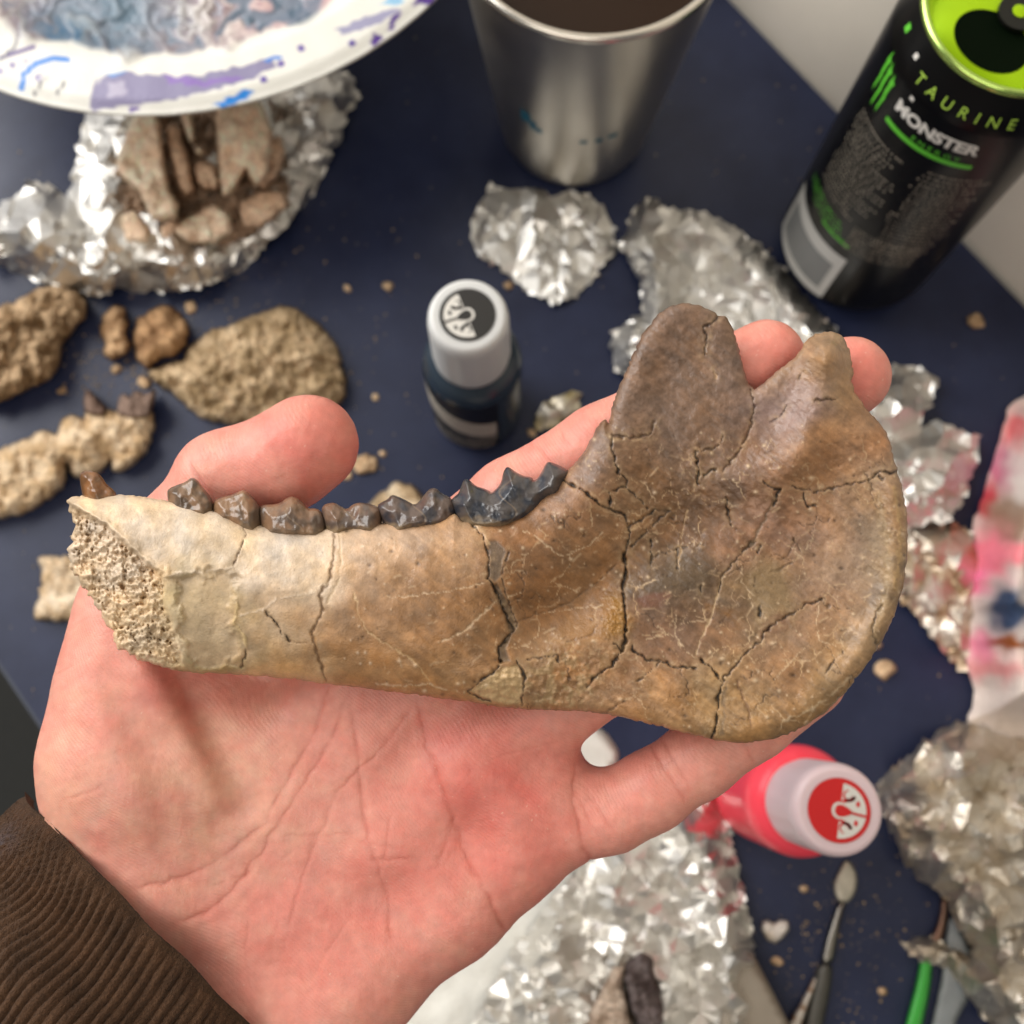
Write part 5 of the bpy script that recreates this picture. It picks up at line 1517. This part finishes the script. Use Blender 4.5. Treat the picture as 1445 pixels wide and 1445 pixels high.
tabo = [(.0062 * math.cos(t) * 1.0 - .001, .0062 * math.sin(t)) for t in np.linspace(-1.7, 1.7, 18)] + [(-.016, .0075), (-.0185, .005), (-.0195, 0), (-.0185, -.005), (-.016, -.0075)]
V, Fq = slab(tabo, .1500, .1512, KX, KY, ux, uy)
ptab = put("pull_tab", V, Fq, M_TAB, parent=can, smooth=False)
V, T = disc_patch(KX - ux * .001, KY - uy * .001, .1514, .0022, .0022, ux, uy, 24, .0006)
put("tab_rivet", V, T, M_LIME, parent=ptab)


def wrap_text(name, s, size, ang, z, mat, squash=1.0, follow=True, slant=0.0, spacing=1.0, bold=0.0, off=.0002):
    cu = bpy.data.curves.new("t", 'FONT')
    cu.body = s; cu.size = size; cu.align_x = 'CENTER'; cu.align_y = 'CENTER'; cu.space_character = spacing; cu.offset = bold
    to = bpy.data.objects.new("t", cu); COL.objects.link(to)
    me = bpy.data.meshes.new_from_object(to.evaluated_get(bpy.context.evaluated_depsgraph_get()))
    bpy.data.objects.remove(to); bpy.data.curves.remove(cu)
    bm = bmesh.new(); bm.from_mesh(me); bpy.data.meshes.remove(me)
    bmesh.ops.triangulate(bm, faces=bm.faces[:])
    for _ in range(2):
        lg = [e for e in bm.edges if e.calc_length() > .0022]
        if lg: bmesh.ops.subdivide_edges(bm, edges=lg, cuts=1)
        bmesh.ops.triangulate(bm, faces=bm.faces[:])
    bm.verts.ensure_lookup_table()
    P = np.array([v.co[:] for v in bm.verts]); T = np.array([[v.index for v in f.verts] for f in bm.faces])
    bm.free()
    x = P[:, 0] + slant * P[:, 1]; y = P[:, 1] * squash
    zz = z + y
    rr = can_r(zz) + off
    th = KA + ang + x / can_r(z)
    return put(name, np.stack([KX + rr * np.cos(th), KY + rr * np.sin(th), zz], 1), T, mat, parent=can, smooth=False)


R_ = math.radians
wrap_text("nutrient_lettering", "TAURINE", .0050, R_(5), .1434, M_GREEN2, spacing=1.9)
wrap_text("brand_lettering", "MONSTER", .0066, R_(0), .1306, M_WHITE, squash=1.0, spacing=1.0, bold=.0003)
wrap_text("energy_lettering", "ENERGY", .0034, R_(6), .1247, M_GREEN, spacing=1.5, squash=.8)
V, Q = cyl_patch(KX, KY, can_r, KA + R_(-27), KA + R_(29), .1212, .1232, 24, 2, .0002)
put("green_underline", V, Q, M_GREEN, parent=can)


def can_poly(name, pts, mat, off=.0002):
    """flat print: outline in (degrees, mm) on the can wall"""
    P = np.array(pts, float)
    me_v = [(math.radians(a) * KR, z / 1000.0) for a, z in pts]
    bm = bmesh.new()
    vs_ = [bm.verts.new((x, y, 0)) for x, y in me_v]
    bm.faces.new(vs_)
    bmesh.ops.triangulate(bm, faces=bm.faces[:])
    for _ in range(2):
        lg = [e for e in bm.edges if e.calc_length() > .003]
        if lg: bmesh.ops.subdivide_edges(bm, edges=lg, cuts=1)
        bmesh.ops.triangulate(bm, faces=bm.faces[:])
    bm.verts.ensure_lookup_table()
    X = np.array([v.co[:] for v in bm.verts]); T = np.array([[v.index for v in f.verts] for f in bm.faces]); bm.free()
    th = KA + X[:, 0] / KR; rr = can_r(X[:, 1]) + off
    return put(name, np.stack([KX + rr * np.cos(th), KY + rr * np.sin(th), X[:, 1]], 1), T, mat, parent=can, smooth=False)


# three green claw strokes of the emblem
for k, (a_, top, bot) in enumerate(((-47, 138, 121.5), (-42, 136.5, 117.5), (-36.5, 135, 118.5))):
    can_poly("claw_mark", [(a_ - 1.2, top - 2.5), (a_ + .2, top + 2), (a_ + 1.0, top - .2), (a_ + 3.2, top - 1.2), (a_ + 1.9, top - 3), (a_ + 1.5, (top + bot) / 2 + 1), (a_ + 2.0, (top + bot) / 2 - .5), (a_ + 1.1, bot + 4), (a_ + .5, bot), (a_ - .6, bot + 2), (a_ - .2, (top + bot) / 2 - 1),
                            (a_ - 1.0, (top + bot) / 2 + 1.5), (a_ - .6, top - 3.6)], M_GREEN)
V, Q = cyl_patch(KX, KY, can_r, KA + R_(-66), KA + R_(2), .0128, .0470, 30, 12, .0002)
pts = V
bcp = put("barcode_panel", V, Q, M_BARC, parent=can)
V, Q = cyl_patch(KX, KY, can_r, KA + R_(-59), KA + R_(-4), .0185, .0392, 30, 4, .00035)
put("barcode", V, Q, M_BARC2, parent=bcp)
# small print: rows of short worn marks, too small to read
rg = np.random.RandomState(21)
Vs, Ts = [], []; nb = 0


def marks(rows, mat, name, seed):
    rg = np.random.RandomState(seed)
    Vs, Qs = [], []; nb = 0
    for (a0, a1, z) in rows:
        a_ = a0
        while a_ < a1:
            w_ = rg.uniform(.7, 1.6)
            h_ = rg.uniform(.00035, .0006)
            V, Q = cyl_patch(KX, KY, can_r, KA + R_(a_), KA + R_(a_ + w_), z - h_, z + h_, 2, 2, .0002)
            Vs.append(V); Qs.append(Q + nb); nb += len(V)
            a_ += w_ + rg.uniform(.5, 2.6)
    o = put(name, np.concatenate(Vs), np.concatenate(Qs), mat, parent=can, smooth=False)
    o["kind"] = "stuff"


marks([(-46 + rg.uniform(-2, 2), -8 + rg.uniform(-8, 10), z / 1000) for z in np.arange(70, 114, 2.5)], M_GREYP, "small_print", 1)
marks([(8 + rg.uniform(-3, 3), 46 + rg.uniform(-6, 3), z / 1000) for z in np.arange(62, 116, 2.5)], M_GREYP, "small_print", 2)
marks([(-6, 40, z / 1000) for z in np.arange(54, 70, 2.0)], M_GREYP, "small_print", 3)
marks([(-57, -14, .0612), (-57, -12, .0588), (-50, -16, .0636), (-44, -8, .0565)], M_GREEN, "green_print", 4)
V, Q = cyl_patch(KX, KY, can_r, KA + R_(-28), KA + R_(-2), .0545, .0556, 14, 2, .0002)
put("green_rule", V, Q, M_GREEN, parent=can)
# a few drops of dried splash on the shoulder
for (a_, z_, r_) in ((-20, .1372, .0008), (-34, .1462, .0008), (-52, .1465, .0011)):
    th = KA + R_(a_); rr = float(can_r(z_))
    V, Q = cyl_patch(KX, KY, can_r, th - r_ / rr, th + r_ / rr, z_ - r_, z_ + r_, 6, 5, .00025)
    put("splash_mark", V, Q, M_GREEN if a_ == -52 else M_WHITE, parent=can)

# ------------------------------------------------------------------ paint bottles
def bottle(name, label, cx, cy, body_m, label_m, stick_m, rot, mark_m, red=False):
    o = root(name, (cx, cy, 0))
    tag(o, label, "paint bottle")
    hb = .066
    prof = [(.0145, .0004), (.0172, .0010), (.0184, .0035), (.0186, .010)] + [(.0186, z) for z in np.linspace(.016, .056, 8)] + [(.0183, .0585), (.0172, .0618), (.0155, .0642), (.0138, .0655), (.0130, .0668)]
    V, Fq = lathe(prof, cx, cy, 96)
    put("bottle_body", V, Fq, body_m, parent=o)
    capp = [(.0128, .0660), (.0139, .0662), (.0142, .0680)] + [(.0142 - .0004 * t, .068 + .026 * t) for t in np.linspace(.1, 1, 6)] + [(.0135, .0965), (.0129, .0984), (.0119, .0992), (.0112, .0992)]
    V, Fq = lathe(capp, cx, cy, 96)
    # shallow flats and grip ribs round the cap
    ang = np.arctan2(V[:, 1] - cy, V[:, 0] - cx); rad = np.hypot(V[:, 0] - cx, V[:, 1] - cy)
    g = np.where((V[:, 2] > .067) & (V[:, 2] < .093) & (rad > .0128), -.00035 * (np.abs(np.sin(ang * 4)) ** 6), 0)
    V[:, 0] += g * np.cos(ang); V[:, 1] += g * np.sin(ang)
    put("cap", V, Fq, M_CAPR if red else M_CAP, parent=o)
    dx, dy = math.cos(rot), math.sin(rot)
    ES = .77
    V, T = disc_patch(cx, cy, .09935, .0094, .0094, dx, dy, 64)
    stk = put("cap_sticker", V, T, stick_m, parent=o, smooth=False)
    # emblem: pale half disc crossed by an S-shaped curl with an eye. local s = across, t = along the chord
    R0 = .0104

    def flatpoly(nm, pts, z, mat):
        V, Fq = slab([(p_[0] * ES, p_[1] * ES) for p_ in pts], z - .00008, z, cx, cy, dx, dy)
        return put(nm, V, Fq, mat, parent=stk, smooth=False)
    c0 = -.0004
    a0 = math.acos(c0 / R0)
    flatpoly("emblem_half", [(R0 * math.cos(t), R0 * math.sin(t)) for t in np.linspace(a0, 2 * math.pi - a0, 40)], .09950, mark_m)

    def ribbon(nm, pts, w, z, mat):
        P = np.array(pts) * ES; Tn = np.gradient(P, axis=0); Tn /= np.linalg.norm(Tn, axis=1)[:, None] + 1e-12
        Nn = np.stack([-Tn[:, 1], Tn[:, 0]], 1)
        ww = np.array(w)[:, None] if np.ndim(w) else w
        L, Rr = P + Nn * ww / 2, P - Nn * ww / 2
        Q2 = np.concatenate([L, Rr]); n = len(P)
        W = np.stack([cx + Q2[:, 0] * dx - Q2[:, 1] * dy, cy + Q2[:, 0] * dy + Q2[:, 1] * dx, np.full(2 * n, z)], 1)
        k = np.arange(n - 1)
        put(nm, W, np.stack([k, k + 1, n + k + 1, n + k], 1)[:, ::-1], mat, parent=stk, smooth=False)

    def bez(p0, p1, p2, p3, n=26):
        q = np.linspace(0, 1, n)[:, None]
        return (1 - q) ** 3 * np.array(p0) + 3 * (1 - q) ** 2 * q * np.array(p1) + 3 * (1 - q) * q ** 2 * np.array(p2) + q ** 3 * np.array(p3)
    for sgn in (-1, 1):
        # dark curl: starts at the chord outside the loop, swings round and ends in a spiral with a pale ball
        ribbon("emblem_curl", bez((.0010, sgn * .0022), (-.0030, sgn * .0052), (-.0046, sgn * .0040), (-.0050, sgn * .0062)), np.linspace(.0009, .0011, 26), .09956, stick_m)
        th = np.linspace(math.pi, math.pi * 2.45, 24)
        ribbon("emblem_curl", np.stack([-.0030 + .0020 * np.cos(th), sgn * (.0062 - .0019 * np.sin(th) * -1)], 1), np.linspace(.0011, .0003, 24), .09956, stick_m)
        flatpoly("emblem_dot", [(-.0068 + .0008 * math.cos(q), sgn * .0036 + .0011 * math.sin(q)) for q in np.linspace(0, 2 * math.pi, 10, endpoint=False)], .09958, stick_m)
    flatpoly("emblem_loop", [(-.0012 + .0042 * math.cos(q), .0031 * math.sin(q) * (1.0 + .25 * math.cos(q))) for q in np.linspace(0, 2 * math.pi, 36, endpoint=False)], .09962, mark_m)
    flatpoly("emblem_eye", [(-.0016 + .0034 * math.cos(q), .0021 * math.sin(q) * (1 + .45 * math.cos(q))) for q in np.linspace(0, 2 * math.pi, 32, endpoint=False)], .09970, stick_m)
    ribbon("emblem_stem", [(-.0045, 0), (-.0070, .0003), (-.0106, .0004)], .0007, .09970, stick_m)
    return o


bb = TP(674, 577, 0)
bl = bottle("paint_bottle", "black paint bottle with frosted white cap and black round emblem", bb[0], bb[1], M_BODYB, M_LABEL, M_STK, math.radians(22), M_WHITE)
fr = math.atan2(-bb[1], -bb[0])
bR = lambda z: .0186 + 0 * z
V, Q = cyl_patch(bb[0], bb[1], bR, fr - 1.75, fr + .42, .0045, .0560, 40, 3, .0002)
put("label", V, Q, M_LABEL, parent=bl)


def banner(a0, a1, zf0, zf1, nm, mat, n=24, off=.0004):
    aa = np.linspace(a0, a1, n)
    z0 = np.array([zf0(q) for q in np.linspace(0, 1, n)]); z1 = np.array([zf1(q) for q in np.linspace(0, 1, n)])
    V = np.concatenate([np.stack([bb[0] + (.0186 + off) * np.cos(fr + aa), bb[1] + (.0186 + off) * np.sin(fr + aa), z], 1) for z in (z0, z1)])
    k = np.arange(n - 1)
    put(nm, V, np.stack([k, k + 1, n + k + 1, n + k], 1), mat, parent=bl)


M_BANNER = pmat("label_banner", (226, 218, 204), rough=.5, vary=.5, vscale=1100, color2=(120, 112, 100))
banner(-1.55, .36, lambda q: .037 - .018 * q ** .8, lambda q: .0565 - .0215 * q ** .8, "label_banner", M_BANNER)
rg = np.random.RandomState(8)
Vs, Qs = [], []; nb = 0
for z in np.arange(.0062, .020, .0024):
    a_ = -1.2
    while a_ < .3:
        w_ = rg.uniform(.02, .06)
        V, Q = cyl_patch(bb[0], bb[1], bR, fr + a_, fr + a_ + w_, z, z + rg.uniform(.0007, .0014), 2, 2, .0004)
        Vs.append(V); Qs.append(Q + nb); nb += len(V); a_ += w_ + rg.uniform(.01, .04)
sp_ = put("small_print", np.concatenate(Vs), np.concatenate(Qs), M_BANNER, parent=bl, smooth=False); sp_["kind"] = "stuff"

rb = TP(1071, 1116, 0)
rl = bottle("paint_bottle", "pink paint bottle with frosted white cap and red round emblem", rb[0], rb[1], M_BODYR, M_LABELR, M_STR, math.radians(169), M_WHITE, True)
fr2 = math.atan2(-rb[1], -rb[0])

# ------------------------------------------------------------------ tools
def tool_part(name, poly, z0, hm, mat, parent, w=9, sp=2.2, col=None):
    def hf(x, y, d):
        t = np.clip(d / w, 0, 1); return z0 + .0003 + hm * np.sqrt(np.clip(1 - (1 - t) ** 2, 0, 1)) * (d > 0)
    V, Fq, px, py, d, isf = relief(smooth_poly(poly, 1), TP, hf, lambda x, y, d: z0 + .0003 + 0 * x, sp)
    return put(name, V, Fq, mat, parent=parent, col=col(px, py) if col else None)


o = root("spatula", TP(1175, 1330, 0)); tag(o, "steel modelling spatula with a leaf-shaped blade beside the pink bottle", "spatula")
tool_part("blade", [(1190, 1216), (1198, 1212), (1211, 1236), (1208, 1260), (1196, 1275), (1183, 1275), (1175, 1252), (1182, 1232)], .0006, .0012, pmat("dusty_blade", (186, 180, 164), rough=.5, metal=.4, vary=.25, vscale=300), o)
tool_part("shaft", [(1183, 1270), (1196, 1270), (1187, 1300), (1181, 1334), (1176, 1362), (1156, 1362), (1163, 1330), (1171, 1305)], .0006, .003, M_TOOL, o)
tool_part("grip", [(1155, 1358), (1176, 1358), (1172, 1402), (1162, 1445), (1148, 1520), (1118, 1520), (1136, 1440), (1149, 1386)], .0006, .0042, M_GRIP, o, w=12)
o = root("paintbrush", TP(1130, 1430, 0)); tag(o, "thin worn white and brown brush handle beside the steel spatula", "paintbrush")


def wornc(px, py):
    k = sstep(-.1, .3, fbm(px / 14, py / 20, 900, 3) + (py - 1420) / 200)[:, None]
    return lin((196, 188, 176)) * (1 - k) + lin((140, 104, 70)) * k


tool_part("handle", [(1147, 1380), (1152, 1374), (1156, 1382), (1140, 1425), (1128, 1462), (1112, 1520), (1078, 1520), (1110, 1445), (1130, 1415)], .0006, .004, M_WOODW, o, w=8, col=wornc)
o = root("paintbrush", TP(1305, 1380, 0)); tag(o, "bright green brush handle with a copper ferrule under the foil tongue", "paintbrush")
tool_part("handle", [(1300, 1338), (1318, 1342), (1314, 1394), (1303, 1445), (1288, 1520), (1258, 1520), (1277, 1445), (1293, 1385)], .0005, .004, M_GHANDLE, o, w=10)
tool_part("ferrule", [(1328, 1262), (1341, 1266), (1338, 1300), (1328, 1335), (1318, 1346), (1302, 1342), (1316, 1318), (1325, 1295)], .0005, .0035, M_FERR, o, w=8)
o = flat("plastic_strip", [(1338, 1296), (1350, 1296), (1372, 1345), (1374, 1395), (1350, 1440), (1336, 1520), (1296, 1520), (1315, 1445), (1328, 1385), (1334, 1330)], .0004, .0012, M_PLASTIC, sp=5, amp=.0006)
tag(o, "milky clear plastic strip between green brush and foil bundle", "plastic strip")
